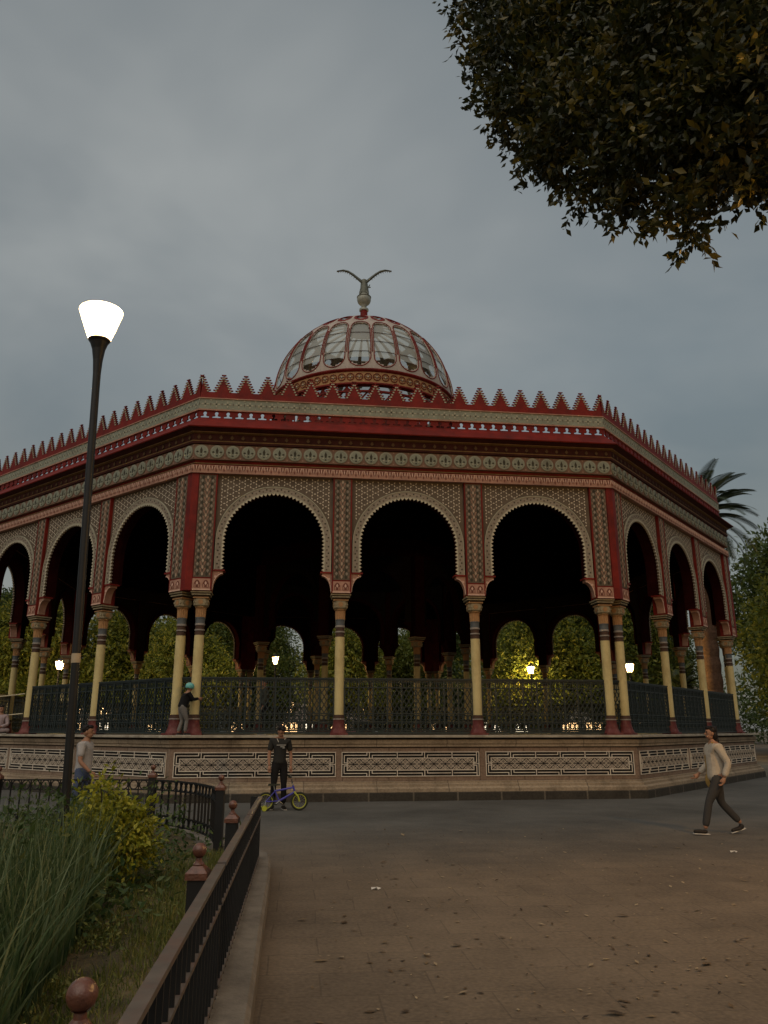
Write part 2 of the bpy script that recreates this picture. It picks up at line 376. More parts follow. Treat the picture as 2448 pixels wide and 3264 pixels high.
for k in range(8):
    for x in (-5.187, -1.7316, 1.7316, 5.187): column(*rotz(k, x, -13.187), k*PI/4)
RI = 4.42; AI = RI*math.cos(PI/8)
for k in range(8):
    a = -PI/2-PI/8+k*PI/4; column(RI*math.cos(a), RI*math.sin(a), a)

# ---- arches (origin: bay centre, wall front at y = 0)
HB = 1.483; CZ = 6.19
def stilt(r, n=40, z0=5.44): return [(r, z0)]+arc(0, CZ, r, 0, PI, n)+[(-r, z0)]
b = MB(); sp = cut([[(-HB, 5.44)]+[(-1.44, 5.44)]+stilt(1.44)[::-1][1:-1]+[(1.44, 5.44), (HB, 5.44), (HB, 7.94), (-HB, 7.94)]], .27, 0.0)
b.me(sp, OLIVE)
# hexagon net of pale seeds on the spandrel
a = .096; inside = lambda x, z: abs(x) < HB-.05 and 5.6 < z < 7.87 and (math.hypot(x, z-CZ) > 1.50 if z > CZ else abs(x) > 1.50)
seen = set()
for i in range(-12, 13):
    for j in range(-2, 26):
        cx = a*1.5*i; cz = 5.5+a*math.sqrt(3)*(j+(.5 if i % 2 else 0))
        for e in range(6):
            t = PI/6+e*PI/3; mx, mz = cx+a*.866*math.cos(t), cz+a*.866*math.sin(t); key = (round(mx*200), round(mz*200))
            if key in seen or not inside(mx, mz): continue
            seen.add(key); d = (-math.sin(t), math.cos(t)); L, w = .034, .0155
            b.poly([(mx+d[0]*L, mz+d[1]*L), (mx-d[1]*w, mz+d[0]*w), (mx-d[0]*L, mz-d[1]*L), (mx+d[1]*w, mz-d[0]*w)], -.008, CREAM, .012)
SPAN = b.mesh('arch')
for p_ in SPAN.polygons:
    if all(SPAN.vertices[i].co.y > .2 for i in p_.vertices): p_.material_index = len(SPAN.materials)
SPAN.materials.append(INSHADE)
b = MB(); P = stilt(1.452)
teeth = []
legs = [('l', 5.44+.1*i) for i in range(8)]
inner = []
n = 8
for i in range(n):      # right leg upward
    z = 5.44+(CZ-5.44)*i/n; inner += [(1.275, z), (1.215, z+(CZ-5.44)/n/2)]
m = 38
for i in range(m):
    t = PI*i/m; t2 = PI*(i+.5)/m; inner += [(1.275*math.cos(t), CZ+1.275*math.sin(t)), (1.215*math.cos(t2), CZ+1.215*math.sin(t2))]
for i in range(n):
    z = CZ-(CZ-5.44)*i/n; inner += [(-1.275, z), (-1.215, z-(CZ-5.44)/n/2)]
inner.append((-1.275, 5.44))
b.me(cut([P+inner[::-1]], .05, -.035), TRIM)
for i in range(0, len(inner)-2, 2):      # pale teeth
    (xa, za), (xb, zb_), (xc, zc_) = inner[i], inner[i+1], inner[i+2]; b.poly([(xa*1.012, za), (xb*1.004, zb_), (xc*1.012, zc_)][::1], -.041, TEETH, .006)
P1 = stilt(1.455); P2 = stilt(1.435)      # thin bead
b.me(cut([P1+P2[::-1]], .03, -.048), GREENL)
P1 = stilt(1.30); P2 = stilt(1.282); b.me(cut([P1+P2[::-1]], .03, -.042), GREENL)
for i in range(46):      # dark pierced drops along the band
    t = PI*(i+.5)/46; r = 1.365+(.02 if i % 2 else -.02); b.disc((r*math.cos(t), CZ+r*math.sin(t)), .023, DARKDROP if i % 2 else OLIVE, -.041, 6, .01)
for i in range(8):
    for s in (-1, 1): b.disc((s*(1.365+(.02 if i % 2 else -.02)), 5.50+i*.085), .023, DARKDROP if i % 2 else OLIVE, -.041, 6, .01)
ATRIM = b.mesh('arch_trim')
b = MB(); P1 = stilt(1.44); P2 = stilt(1.295); b.me(cut([P1+P2[::-1]], .36, .012), SHADERED)
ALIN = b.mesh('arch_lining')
def dark(me):  # copy with interior shade painted in: materials swapped for darker ones
    c = me.copy(); sw = {'red_paint': SHADERED, 'red_brown_paint': SHADERED, 'grey_beige_paint': INSHADE, 'pale_grey_green_paint': INSHADE, 'olive_grey_paint': INSHADE, 'cream_relief_paint': INSHADE, 'pink_relief_paint': SHADERED, 'pale_pink_relief_paint': SHADERED, 'dark_recess_paint': INSHADE, 'pale_teeth_paint': INSHADE}
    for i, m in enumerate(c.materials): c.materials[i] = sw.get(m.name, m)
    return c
ABRK = []
for s in (-1, 1):
    b = MB()
    pts = [(s*HB, 5.40), (s*1.235, 5.40), (s*1.24, 5.34)]+[(s*(1.235+.235*math.sin(q)), 5.34-.40*(1-math.cos(q))) for q in [PI/2*i/8 for i in range(1, 9)]]+[(s*HB, 4.93)]
    b.me(cut([pts if s < 0 else pts[::-1]], .22, -.02), PINK)
    b.box(*sorted((s*HB, s*1.19)), -.05, .25, 5.40, 5.442, RED)
    pts2 = [(s*(x_*.0+1.235+.235*math.sin(q)), 5.34-.40*(1-math.cos(q))) for q in [PI/2*i/8 for i in range(9)] for x_ in (1,)]
    b.tube([(x, -.02, z) for x, z in pts2], .014, PINKL, 5)
    b.disc((s*1.41, 5.26), .035, PINKL, -.028, 8, .01)
    ABRK.append(b.mesh('arch_bracket'))
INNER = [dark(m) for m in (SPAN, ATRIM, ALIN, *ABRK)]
def arch(x, y, rz, inner=False):
    M = INNER if inner else (SPAN, ATRIM, ALIN, *ABRK)
    o = part('arch', M[0], pav, (x, y, 0), rz)
    for n, m in zip(('arch_trim', 'arch_lining', 'arch_bracket', 'arch_bracket'), M[1:]): part(n, m, o)
for k in range(8):
    for x in (-3.4575, 0, 3.4575): arch(*rotz(k, x, -13.38), k*PI/4)
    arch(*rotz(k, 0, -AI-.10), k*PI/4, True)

# ---- pilasters (local x about their own axis, wall apothem on y)
def pil_face(b, x, w=.42):
    h = w/2
    b.box(x-h, x+h, -13.462, -13.45, 5.235, 7.90, OLIVE)
    i = 0; z = 5.31
    while z < 7.85:
        if i % 2 == 0:
            for s in (-1, 1):
                cx = x+s*h*.52
                b.poly([(cx, z+.055), (cx-.038, z+.005), (cx-.02, z-.045), (cx+.02, z-.045), (cx+.038, z+.005)], -13.466, DARKDROP, .004)
                b.poly([(cx+s*.09, z), (cx+s*.075, z+.045), (cx+s*.06, z), (cx+s*.075, z-.045)], -13.472, BPINK, .01)
            b.poly([(x, z+.06), (x-.03, z), (x, z-.05), (x+.03, z)], -13.474, TANP, .012)
        else:
            for s in (-1, 1):
                b.poly([(x+s*.03, z+.055), (x+s*.085, z+.075), (x+s*.05, z-.02), (x+s*.012, z-.07)], -13.473, BPINK, .011)
                b.poly([(x+s*.13, z+.05), (x+s*.165, z), (x+s*.13, z-.05), (x+s*.10, z)], -13.471, TRIM, .009)
        z += .0835; i += 1
    b.box(x-h-.012, x+h+.012, -13.475, -13.45, 4.915, 5.195, PINK)
    for s in (-1, 1):
        c = x+s*.105
        b.poly([(c-.075, 4.97), (c+.075, 4.97), (c+.075, 5.08), (c+.04, 5.14), (c, 5.165), (c-.04, 5.14), (c-.075, 5.08)], -13.478, PINKD, .004)
        b.poly([(c, 5.13), (c-.028, 5.075), (c, 5.03), (c+.028, 5.075)], -13.486, PINKL, .01)
        b.box(c-.06, c-.03, -13.486, -13.478, 4.975, 5.05, PINK); b.box(c+.03, c+.06, -13.486, -13.478, 4.975, 5.05, PINK)
    b.box(x-h-.012, x+h+.012, -13.482, -13.45, 4.905, 4.935, PINKL)
b = MB(); b.box(-.245, .245, -13.45, -13.06, 4.9, 7.94, RED); b.box(-.245, -.212, -13.476, -13.45, 4.9, 7.94, RED); b.box(.212, .245, -13.476, -13.45, 4.9, 7.94, RED)
pil_face(b, 0); b.box(-.24, .24, -13.06, -13.05, 4.9, 7.94, INSHADE); PIL = b.mesh('pilaster')
def cornerpil(s):
    b = MB(); x = s*5.187
    if s > 0: b.mbox(x-.245, 0, 13.06, 13.45, 4.9, 7.94, RED, mr=True); b.mbox(x+.228, 0, 13.45, 13.482, 4.9, 7.94, RED, mr=True); b.box(x-.245, x-.212, -13.476, -13.45, 4.9, 7.94, RED)
    else: b.mbox(0, x+.245, 13.06, 13.45, 4.9, 7.94, RED, ml=True); b.mbox(0, x-.228, 13.45, 13.482, 4.9, 7.94, RED, ml=True); b.box(x+.212, x+.245, -13.476, -13.45, 4.9, 7.94, RED)
    pil_face(b, x); return b.mesh('corner_pilaster')
CPL, CPR = cornerpil(-1), cornerpil(1)
for k in range(8):
    for x in (-1.7316, 1.7316): part('pilaster', PIL, pav, (*rotz(k, x, 0), 0), k*PI/4)
fparts('corner_pilaster', CPL); fparts('corner_pilaster', CPR)

# ---- leaf frieze, medallion frieze
b = MB(); b.mbox(0, 0, 13.1, 13.503, 7.935, 8.144, PINK, 1, 1)
hw = 13.503*T8; p = 2*hw/56
for i in range(56):
    x = -hw+(i+.5)*p; y = -13.509
    for s in (-1, 1):
        b.poly([(x+s*.022, 8.13), (x+s*.055, 8.13), (x+s*.03, 8.03), (x+s*.012, 8.0)], y, PINKD, .008)
        b.poly([(x+s*.075, 8.135), (x+s*.092, 8.135), (x+s*.06, 8.035), (x+s*.045, 8.02)], y-.006, PINKL, .012)
    b.poly([(x, 8.135), (x-.014, 8.07), (x, 8.0), (x+.014, 8.07)], y-.008, PINKL, .014)
    b.poly([(x+p/2, 8.06), (x+p/2-.02, 8.01), (x+p/2, 7.96), (x+p/2+.02, 8.01)], y-.003, PINKD, .008)
b.mbox(0, 0, 13.45, 13.525, 7.925, 7.95, PINK, 1, 1)
b.mbox(0, 0, 13.1, 13.40, 8.144, 8.30, RED, 1, 1); b.mbox(0, 0, 13.40, 13.43, 8.20, 8.225, GOLD, 1, 1)
fparts('leaf_frieze', b.mesh('leaf_frieze'))
b = MB(); b.mbox(0, 0, 13.1, 13.503, 8.30, 8.70, BROWN, 1, 1); p = 2*hw/28
for i in range(28):
    x = -hw+(i+.5)*p; y = -13.503; z = 8.505
    b.disc((x, z), .178, GREEN, y-.018, 20, .02); b.disc((x, z), .158, GREENL, y-.024, 20, .01); b.disc((x, z), .148, GREEN, y-.027, 20, .01)
    b.poly([(x, z+.115), (x-.034, z+.03), (x-.022, z-.055), (x+.022, z-.055), (x+.034, z+.03)], y-.031, DARKDROP, .006)
    for s in (-1, 1):
        b.poly([(x+s*.135, z-.02), (x+s*.095, z+.012), (x+s*.06, z-.02), (x+s*.095, z-.045)], y-.031, DARKDROP, .006)
        b.poly([(x+s*.05, z-.10), (x+s*.1, z-.06), (x+s*.045, z-.05)], y-.036, GREENL, .01)
    b.poly([(x, z-.085), (x-.03, z-.12), (x, z-.135), (x+.03, z-.12)], y-.031, DARKDROP, .006)
    for dz in (.16, -.16): b.poly([(x+p/2, z+dz+.03), (x+p/2-.03, z+dz), (x+p/2, z+dz-.03), (x+p/2+.03, z+dz)], y-.008, BPINK, .01)
fparts('medallion_frieze', b.mesh('medallion_frieze'))

# ---- eaves cornice
b = MB()
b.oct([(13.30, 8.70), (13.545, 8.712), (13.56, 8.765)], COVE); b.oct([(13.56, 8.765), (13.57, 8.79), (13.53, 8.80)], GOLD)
b.oct([(13.53, 8.80), (13.55, 8.98)], COVE); b.oct([(13.55, 8.98), (13.62, 9.0), (13.62, 9.02)], GOLD); b.oct([(13.62, 9.02), (13.70, 9.06), (13.775, 9.085)], COVE)  # cove colour carries the shade under the eaves
b.oct([(13.775, 9.085), (13.79, 9.11), (13.40, 9.46), (13.2, 9.46)], RED)
n_ = 40
for k in range(8):
    h = 13.55*T8
    for i in range(n_):
        x = -h+(i+.5)*2*h/n_
        for pts in ([(x, 8.95), (x-.05, 8.87), (x, 8.82), (x+.05, 8.87)],):
            vs = [(*rotz(k, px, -13.565), pz) for px, pz in pts]; b.add(vs, [(0, 1, 2, 3)], COVEG)
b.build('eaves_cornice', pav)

# ---- pierced parapet with keyholes, green band
hp = 13.362*T8
def keyhole(x):
    c = [(x+.048*math.cos(t), 9.632+.052*math.sin(t)) for t in [(-.28+1.56*i/12)*PI for i in range(13)]]
    return c+[(x-.032, 9.572), (x-.05, 9.556), (x-.098, 9.553), (x-.112, 9.53), (x-.10, 9.505), (x+.10, 9.505), (x+.112, 9.53), (x+.098, 9.553), (x+.05, 9.556), (x+.032, 9.572)]
pk = 2*hp/37; low = []
for i in range(37):
    x = -hp+i*pk; low += [(x+.001, 9.41), (x+pk*.5, 9.47)]
loops = [[(-hp, 9.72)]+low+[(hp, 9.41), (hp, 9.72)]]+[keyhole(-hp+(i+.5)*pk) for i in range(37)]
b = MB(); b.me(cut(loops, .04, -13.362), RED)
fparts('keyhole_parapet', b.mesh('keyhole_parapet'))
b = MB(); b.mbox(0, 0, 13.28, 13.375, 9.72, 10.04, GREEN, 1, 1); b.mbox(0, 0, 13.28, 13.40, 9.70, 9.735, PINK, 1, 1); b.mbox(0, 0, 13.28, 13.40, 10.035, 10.06, PINK, 1, 1)
p = 2*13.375*T8/38; hb = 13.375*T8
for i in range(38):
    x = -hb+(i+.5)*p; z = 9.885; y = -13.382
    for dx, dz, rx, rz_ in ((0, .06, .024, .04), (0, -.06, .024, .04), (.062, 0, .04, .024), (-.062, 0, .04, .024)):
        b.poly([(x+dx, z+dz+rz_), (x+dx-rx, z+dz), (x+dx, z+dz-rz_), (x+dx+rx, z+dz)], y, GREENL, .012)
    b.disc((x, z), .02, DARKDROP, y+.002, 6, .01)
    for q in (-1, 1):
        b.poly([(x+p/2, z+.13*q+.02), (x+p/2-.03, z+.13*q-.005), (x+p/2, z+.09*q), (x+p/2+.03, z+.13*q-.005)], y, GREENL, .012)
    b.poly([(x+p/2-.014, z), (x+p/2, z+.05), (x+p/2+.014, z), (x+p/2, z-.05)], y+.003, OLIVE, .01)
fparts('green_frieze', b.mesh('green_frieze'))

# ---- stepped crest
pc = 2*hp/19; NS = 7; zb, zt = 10.24, 10.752; st = (zt-zb)/NS
def side(x0, s, n=NS):
    """serrated flank from the notch up to the tip; s=+1 flank to the right of the axis"""
    pts = []
    for i in range(n):
        w = .262-.205*i/(NS-1)*.985; z = zb+i*st
        pts += [(x0+s*(w-.058), z), (x0+s*(w-.055), z+st*.5), (x0+s*w, z+st*.72), (x0+s*w, z+st*.97)]
    return pts
out = [(-hp, 10.06), (hp, 10.06)]
top = []
for i in range(20):
    x = -hp+i*pc
    if i > 0: top += side(x, -1)
    if i < 19: top += side(x, 1)[::-1]
out += top[::-1]
b = MB(); b.me(cut([out], .05, -13.362), RED)
for i in range(20):
    x = -hp+i*pc
    for s in (-1, 1):
        if (i == 0 and s < 0) or (i == 19 and s > 0): continue
        for k in range(NS-1):
            w = .262-.205*k/(NS-1)*.985; z = zb+k*st
            b.box(*sorted((x+s*(w-.10), x+s*(w-.052))), -13.377, -13.355, z+.004, z+st*.55, GREENL)
b.mbox(0, 0, 13.30, 13.372, 10.06, 10.085, RED, 1, 1)
fparts('stepped_crest', b.mesh('stepped_crest'))

# ---- roof and ceiling
b = MB(); b.oct([(13.28, 9.12), (13.28, 9.30), (4.3, 9.55)], ROOFM); b.build('roof', pav)
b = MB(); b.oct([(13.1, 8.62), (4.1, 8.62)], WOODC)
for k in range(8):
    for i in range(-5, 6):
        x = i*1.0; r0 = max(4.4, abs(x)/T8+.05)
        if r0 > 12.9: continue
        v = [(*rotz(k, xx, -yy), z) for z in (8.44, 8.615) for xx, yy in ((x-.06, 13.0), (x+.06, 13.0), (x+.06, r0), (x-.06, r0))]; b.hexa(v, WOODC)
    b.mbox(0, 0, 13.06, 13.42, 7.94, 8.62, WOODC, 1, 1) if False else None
b.oct([(13.04, 7.935), (13.04, 8.62)], INSHADE); b.build('ceiling', pav)
b = MB(); REDB_ = SHADERED; b.oct([(AI-.15, 7.94), (AI+.10, 7.94), (AI+.10, 8.10), (AI+.13, 8.12), (AI+.13, 8.3), (AI+.1, 8.32), (AI+.1, 9.5)], SHADERED)
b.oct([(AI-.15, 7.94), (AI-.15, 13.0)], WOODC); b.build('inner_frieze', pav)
bp = MB()
for s in (1,): bp.box(-.2, .2, -.26, .16, 4.9, 7.94, SHADERED)
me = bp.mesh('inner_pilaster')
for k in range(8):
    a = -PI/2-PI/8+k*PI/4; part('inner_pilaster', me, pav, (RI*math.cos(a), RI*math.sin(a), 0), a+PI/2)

# ---- iron railings between the columns
def railing_mesh(w, npan):
    b = MB(); h = w/2; z0, z1 = 1.50, 2.82; L = w/npan
    b.box(-h, h, -.045, .045, 2.795, 2.83, IRON); b.box(-h, h, -.03, .03, 2.765, 2.795, IRON)
    for z in (2.60, 1.98, 1.78, 1.585): b.box(-h, h, -.02, .02, z-.014, z+.014, IRON)
    b.box(-h, h, -.04, .04, 1.50, 1.55, IRON)
    for i in range(npan+1): b.box(-h+i*L-.018, -h+i*L+.018, -.028, .028, 1.55, 2.765, IRON)
    for i in range(npan):
        xc = -h+(i+.5)*L
        nb = 6
        for j in range(1, nb):
            x = -h+i*L+j*L/nb; b.box(x-.007, x+.007, -.01, .01, 2.614, 2.765, IRON)
        for j in range(nb):      # little arches at the heads of the short bars
            x = -h+i*L+(j+.5)*L/nb; b.bar((x-L/nb/2, 0, 2.70), (x, 0, 2.76), .014, IRON, up=(0, 1, 0), h=.016); b.bar((x+L/nb/2, 0, 2.70), (x, 0, 2.76), .014, IRON, up=(0, 1, 0), h=.016)
        H = 2.586-1.994; nd = 3
        for s in (-1, 1):       # two-way lattice
            for q in range(-nd, nd*2):
                xa = xc-L/2+q*L/nd; za = 1.994; xb = xa+H*.62; zb_ = 2.586
                # clip to the panel
                t0 = max(0, (xc-L/2-xa)/(xb-xa)); t1 = min(1, (xc+L/2-xa)/(xb-xa))
                if t1-t0 < .04: continue
                p = lambda t: (xc+s*((xa+(xb-xa)*t)-xc), -.012*s, za+(zb_-za)*t)
                b.bar(p(t0), p(t1), .022, IRON, up=(0, 1, 0), h=.012)
        for zc, r, n in ((1.88, .062, 3), (1.68, .066, 3)):
            for j in range(n):
                x = xc-L/2+(j+.5)*L/n; b.tube([(x+r*.8*math.cos(t), 0, zc+r*math.sin(t)) for t in [2*PI*q/10 for q in range(11)]], .015, IRON, 4, cap=False)
                if j < n-1: xx = xc-L/2+(j+1)*L/n; b.box(xx-.009, xx+.009, -.01, .01, zc-.09, zc+.09, IRON)
        for j in range(8):
            x = xc-L/2+(j+.5)*L/8; b.box(x-.012, x+.012, -.01, .01, 1.555, 1.575, IRON)
    return b.mesh('railing')
RL = railing_mesh(3.455-.25, 9); RS = railing_mesh(.36, 1)
for k in range(8):
    for x in (-3.459, 0, 3.459):
        if k == 7 and x < 0: continue          # the open bay at the left, closed with ropes
        part('railing', RL, pav, (*rotz(k, x, -13.187), 0), k*PI/4)
    R_ = 13.187/math.cos(PI/8)-.14; a = -PI/2+PI/8+k*PI/4
    part('corner_railing', RS, pav, (R_*math.cos(a), R_*math.sin(a), 0), a+PI/2)

# ---- drum, dome
ZD = 15.72; RD = 4.13
b = MB(); N24 = 24
def ring(b, r0, z0, r1, z1, m, n=48): b.lathe([(r0, z0), (r1, z1)], m, n, smooth=True)
b.lathe([(4.11, 9.3), (4.11, 13.55), (4.03, 13.57), (4.03, 13.67), (3.87, 13.70), (3.75, 13.70), (3.75, 9.3)], REDB, 48)
for j in range(24):       # windows of the lower drum as recessed pale panes between pilasters
    a = 2*PI*(j+.5)/24
    q = Matrix.Rotation(a, 4, 'Z')
    vs = [q @ Vector(v) for v in ((3.96, -.3, 9.9), (3.96, .3, 9.9), (3.96, .3, 12.8), (3.96, -.3, 12.8))]
    b.add(vs, [(0, 1, 2, 3)], DARKDROP)
DRUM = b.build('drum', pav)
b = MB()
for j in range(24):
    a = 2*PI*j/24; a2 = 2*PI*(j+1)/24; P = lambda t, r, z: (r*math.cos(t), r*math.sin(t), z)
    b.bar(P(a, 3.93, 13.67), P(a, 3.93, 15.05), .10, RED, h=.10)
    b.bar(P(a, 3.92, 14.98), P((a+a2)/2, 3.89, 14.40), .06, REDB); b.bar(P(a2, 3.92, 14.98), P((a+a2)/2, 3.89, 14.40), .06, REDB)
    b.bar(P((a+a2)/2, 3.89, 14.43), P((a+a2)/2, 3.89, 13.69), .05, REDB)
b.lathe([(4.01, 14.75), (4.01, 14.82), (3.89, 14.82), (3.89, 14.75), (4.01, 14.75)], RED, 48)
part('lantern_frame', b.mesh('lantern_frame'), DRUM)
b = MB(); b.lathe([(3.86, 15.03), (4.11, 15.03), (4.13, 15.05), (4.13, 15.11)], RED, 72); b.lathe([(4.13, 15.11), (4.10, 15.13), (4.10, 15.58)], TAN, 72)
b.lathe([(4.10, 15.58), (4.14, 15.60), (4.19, 15.65), (4.19, 15.70), (4.13, 15.73), (3.96, 15.73)], RED, 72); b.lathe([(3.86, 15.03), (3.86, 15.73)], REDB, 48)
for j in range(72):
    a = 2*PI*(j+.5)/72; q = Matrix.Translation((0, 0, 15.355)) @ Matrix.Rotation(a, 4, 'Z')
    rr = .15
    pts = [q @ Vector((4.115, rr*math.cos(t), rr*math.sin(t))) for t in [2*PI*i/12 for i in range(13)]]
    b.tube(pts, .017, RED, 4, cap=False)
    b.bar(q @ Vector((4.11, 0, -.15)), q @ Vector((4.11, 0, .15)), .03, CREAM if False else BROWN, up=(math.cos(a), math.sin(a), 0), h=.02)
    b.bar(q @ Vector((4.11, -.15, 0)), q @ Vector((4.11, .15, 0)), .03, BROWN, up=(math.cos(a), math.sin(a), 0), h=.02)
    b.sphere(q @ Vector((4.115, 0, 0)), .035, CREAM, 6, 4)
part('dome_band', b.mesh('dome_band'), DRUM)

def opening(u, v):
    """signed 'radius' of the dome panel figure: <0 inside the glazed opening. u in m across, v elevation angle"""
    w = RD*math.cos(v)*2*PI/24/2                     # half panel width in metres
    lo, hi = math.radians(.6), math.radians(40.0)
    r = w*.95
    zlo = lo+r/RD*1.05; whi = RD*math.cos(hi)*2*PI/48*.93; zhi = hi-whi/RD*1.0
    if v < zlo: rl = RD*math.cos(zlo)*2*PI/48*.93; d = math.hypot(u, (zlo-v)*RD)-rl
    elif v > zhi: d = math.hypot(u, (v-zhi)*RD)-whi
    else: d = abs(u)-r
    return d
NU, NV = 26, 84
b = MB(); gl = MB(); verts = {}
vmax = math.radians(85)
def SP(ph, v, R): return (R*math.cos(v)*math.cos(ph), R*math.cos(v)*math.sin(ph), ZD+R*math.sin(v))
DOMER = RED
pan = MB()
cells = {'p': [], 'r': []}
for iv in range(NV):
    for iu in range(NU):
        v = vmax*(iv+.5)/NV; uu = ((iu+.5)/NU-.5); w = RD*math.cos(v)*2*PI/24; u = uu*w
        d = opening(u, v); kind = 'p'
        lobes = .045*math.cos(((math.atan2((v-math.radians(20))*RD, u))*0+v*RD)*17)      # little cusps along the edge
        if math.radians(.4) < v < math.radians(41):
            if d < -.085: kind = None
            elif d < -.055: kind = None if lobes > .005 or math.radians(12) < v < math.radians(29) else 'p'
            elif d < -.03: kind = 'p'
            else: kind = 'p'
        if v > math.radians(41):
            e = math.hypot(u/(w*.42), (v-math.radians(49.5))/math.radians(6.5))
            if e < .72: kind = None
            elif e < 1.05: kind = 'r'
        if math.radians(57.5) < v < math.radians(77): kind = None if abs(uu) < .34 else 'p'
        if abs(uu) > .6 and math.radians(10) < v < math.radians(36): kind = 'r'
        if kind: cells[kind].append((iu, iv))
vs = []; idx = {}
def vid(iu, iv):
    if (iu, iv) not in idx:
        idx[(iu, iv)] = len(vs); vs.append(SP((iu/NU-.5)*2*PI/24, vmax*iv/NV, RD))
    return idx[(iu, iv)]
fp = {k: [(vid(i, j), vid(i+1, j), vid(i+1, j+1), vid(i, j+1)) for i, j in c] for k, c in cells.items()}
pan.add(vs, fp['p'], DOMEP)
pan.add([Vector(v)+(Vector(v)-Vector((0, 0, ZD))).normalized()*.012 for v in vs], fp['r'], RED)
# edges of the openings get thickness
lo_, hi_ = math.radians(.6), math.radians(40.0)
zlo_ = lo_+RD*2*PI/48*.93/RD*1.05; whi_ = RD*math.cos(hi_)*2*PI/48*.93; zhi_ = hi_-whi_/RD; rl_ = RD*math.cos(zlo_)*2*PI/48*.93
ptrim = MB()
for off, tr_, m__ in ((.03, .020, RED),):
    pth = [(-(RD*math.cos(v)*2*PI/48*.93-off), v) for v in [zhi_+(zlo_-zhi_)*i/12 for i in range(13)]]
    pth += [((rl_-off)*math.cos(t), zlo_+(rl_-off)*math.sin(t)/RD) for t in [PI+PI*i/14 for i in range(1, 14)]]
    pth += [((RD*math.cos(v)*2*PI/48*.93-off), v) for v in [zlo_+(zhi_-zlo_)*i/12 for i in range(13)]]
    pth += [((whi_-off)*math.cos(t), zhi_+(whi_-off)*math.sin(t)/RD) for t in [PI*i/12 for i in range(1, 13)]]
    ptrim.tube([SP(u/(RD*math.cos(v)), v, RD+.012) for u, v in pth], tr_, m__, 5, cap=False)
panel_me = pan.mesh('dome_panel'); ptrim_me = ptrim.mesh('panel_trim')
DOME = MB()
DOME.lathe([(4.13, 15.72), (4.14, 15.73)], RED, 48)
DOME.lathe([(RD*math.cos(math.radians(85)), ZD+RD*math.sin(math.radians(85))), (.12, ZD+RD)], DOMEP, 24)
DOME = DOME.build('dome', pav)
for j in range(24):
    o = part('dome_panel', panel_me, DOME, rz=2*PI*(j+.5)/24)
    part('panel_trim', ptrim_me, DOME, rz=2*PI*(j+.5)/24)
    so = o.modifiers.new('thick', 'SOLIDIFY'); so.thickness = .05; so.offset = -1
b = MB()
for j in range(24):
    a = 2*PI*j/24; b.tube([SP(a, math.radians(e), RD-.03) for e in range(0, 86, 5)], .025, DARKBROWN, 5)
    b.tube([SP(a, math.radians(e), RD+.012) for e in range(11, 35, 4)], .022, RED, 6)
    a2 = a+PI/24
for e in (12, 20, 28): b.tube([SP(2*PI*i/72, math.radians(e), RD-.05) for i in range(73)], .014, DARKBROWN, 4, cap=False)
part('dome_ribs', b.mesh('dome_ribs'), DOME)
glass = bpy.data.materials.new('dome_glass'); glass.use_nodes = True; nt = glass.node_tree
tr = nt.nodes.new('ShaderNodeBsdfTransparent'); tr.inputs['Color'].default_value = (.93, .95, .93, 1)
df = nt.nodes['Principled BSDF']; df.inputs['Base Color'].default_value = (.66, .70, .66, 1); df.inputs['Roughness'].default_value = .4
mx = nt.nodes.new('ShaderNodeMixShader'); mx.inputs[0].default_value = .62
nt.links.new(df.outputs[0], mx.inputs[1]); nt.links.new(tr.outputs[0], mx.inputs[2]); nt.links.new(mx.outputs[0], nt.nodes['Material Output'].inputs['Surface'])
b = MB(); n = 72; vs = []; fs = []
for i in range(20):
    for j in range(n): vs.append(SP(2*PI*j/n, math.radians(8+72*i/19), RD-.075))
for i in range(19):
    for j in range(n): fs.append((i*n+j, i*n+(j+1) % n, (i+1)*n+(j+1) % n, (i+1)*n+j))
b.add(vs, fs, glass, smooth=True); part('dome_glass', b.mesh('dome_glass'), DOME)

# ---- finial with eagle
b = MB(); zt = ZD+RD
b.lathe([(.42, 18.86), (.22, 18.98), (.17, 19.2), (.16, 19.85)], RED, 16); b.lathe([(.16, 19.85), (.21, 19.87), (.21, 19.95), (.15, 19.99)], BALLM, 16); b.lathe([(.15, 19.99), (.10, 20.02), (.13, 20.12), (.16, 20.17)], BALLM, 16)
FIN = b.build('finial', pav)
b = MB(); b.sphere((0, 0, 20.44), .315, BALLM, 20, 14); b.lathe([(.30, 20.50), (.325, 20.53), (.325, 20.56), (.27, 20.60)], BRONZE, 20); part('finial_ball', b.mesh('finial_ball'), FIN)
b = MB()
b.tube([(0, 0, 20.62), (0, 0, 20.8), (.01, 0, 21.05), (0, 0, 21.28), (0, -.02, 21.40), (0, .0, 21.47)], [.23, .225, .18, .155, .14, .05], BRONZE, 12)
b.tube([(0, .12, 21.42), (0, .25, 21.50), (0, .36, 21.44), (0, .42, 21.36)], [.09, .085, .06, .015], BRONZE, 8)
for s in (-1, 1): b.tube([(s*.1, -.15, 20.78), (s*.16, -.2, 20.65), (s*.2, -.22, 20.58)], [.06, .05, .02], BRONZE, 6)
b.tube([(.2, -.03, 21.05), (.26, -.05, 21.18)], [.035, .02], BRONZE, 5); b.tube([(.2, -.03, 21.05), (.3, -.05, 21.04)], [.035, .02], BRONZE, 5)
EG = part('eagle', b.mesh('eagle'), FIN)
w = MB()
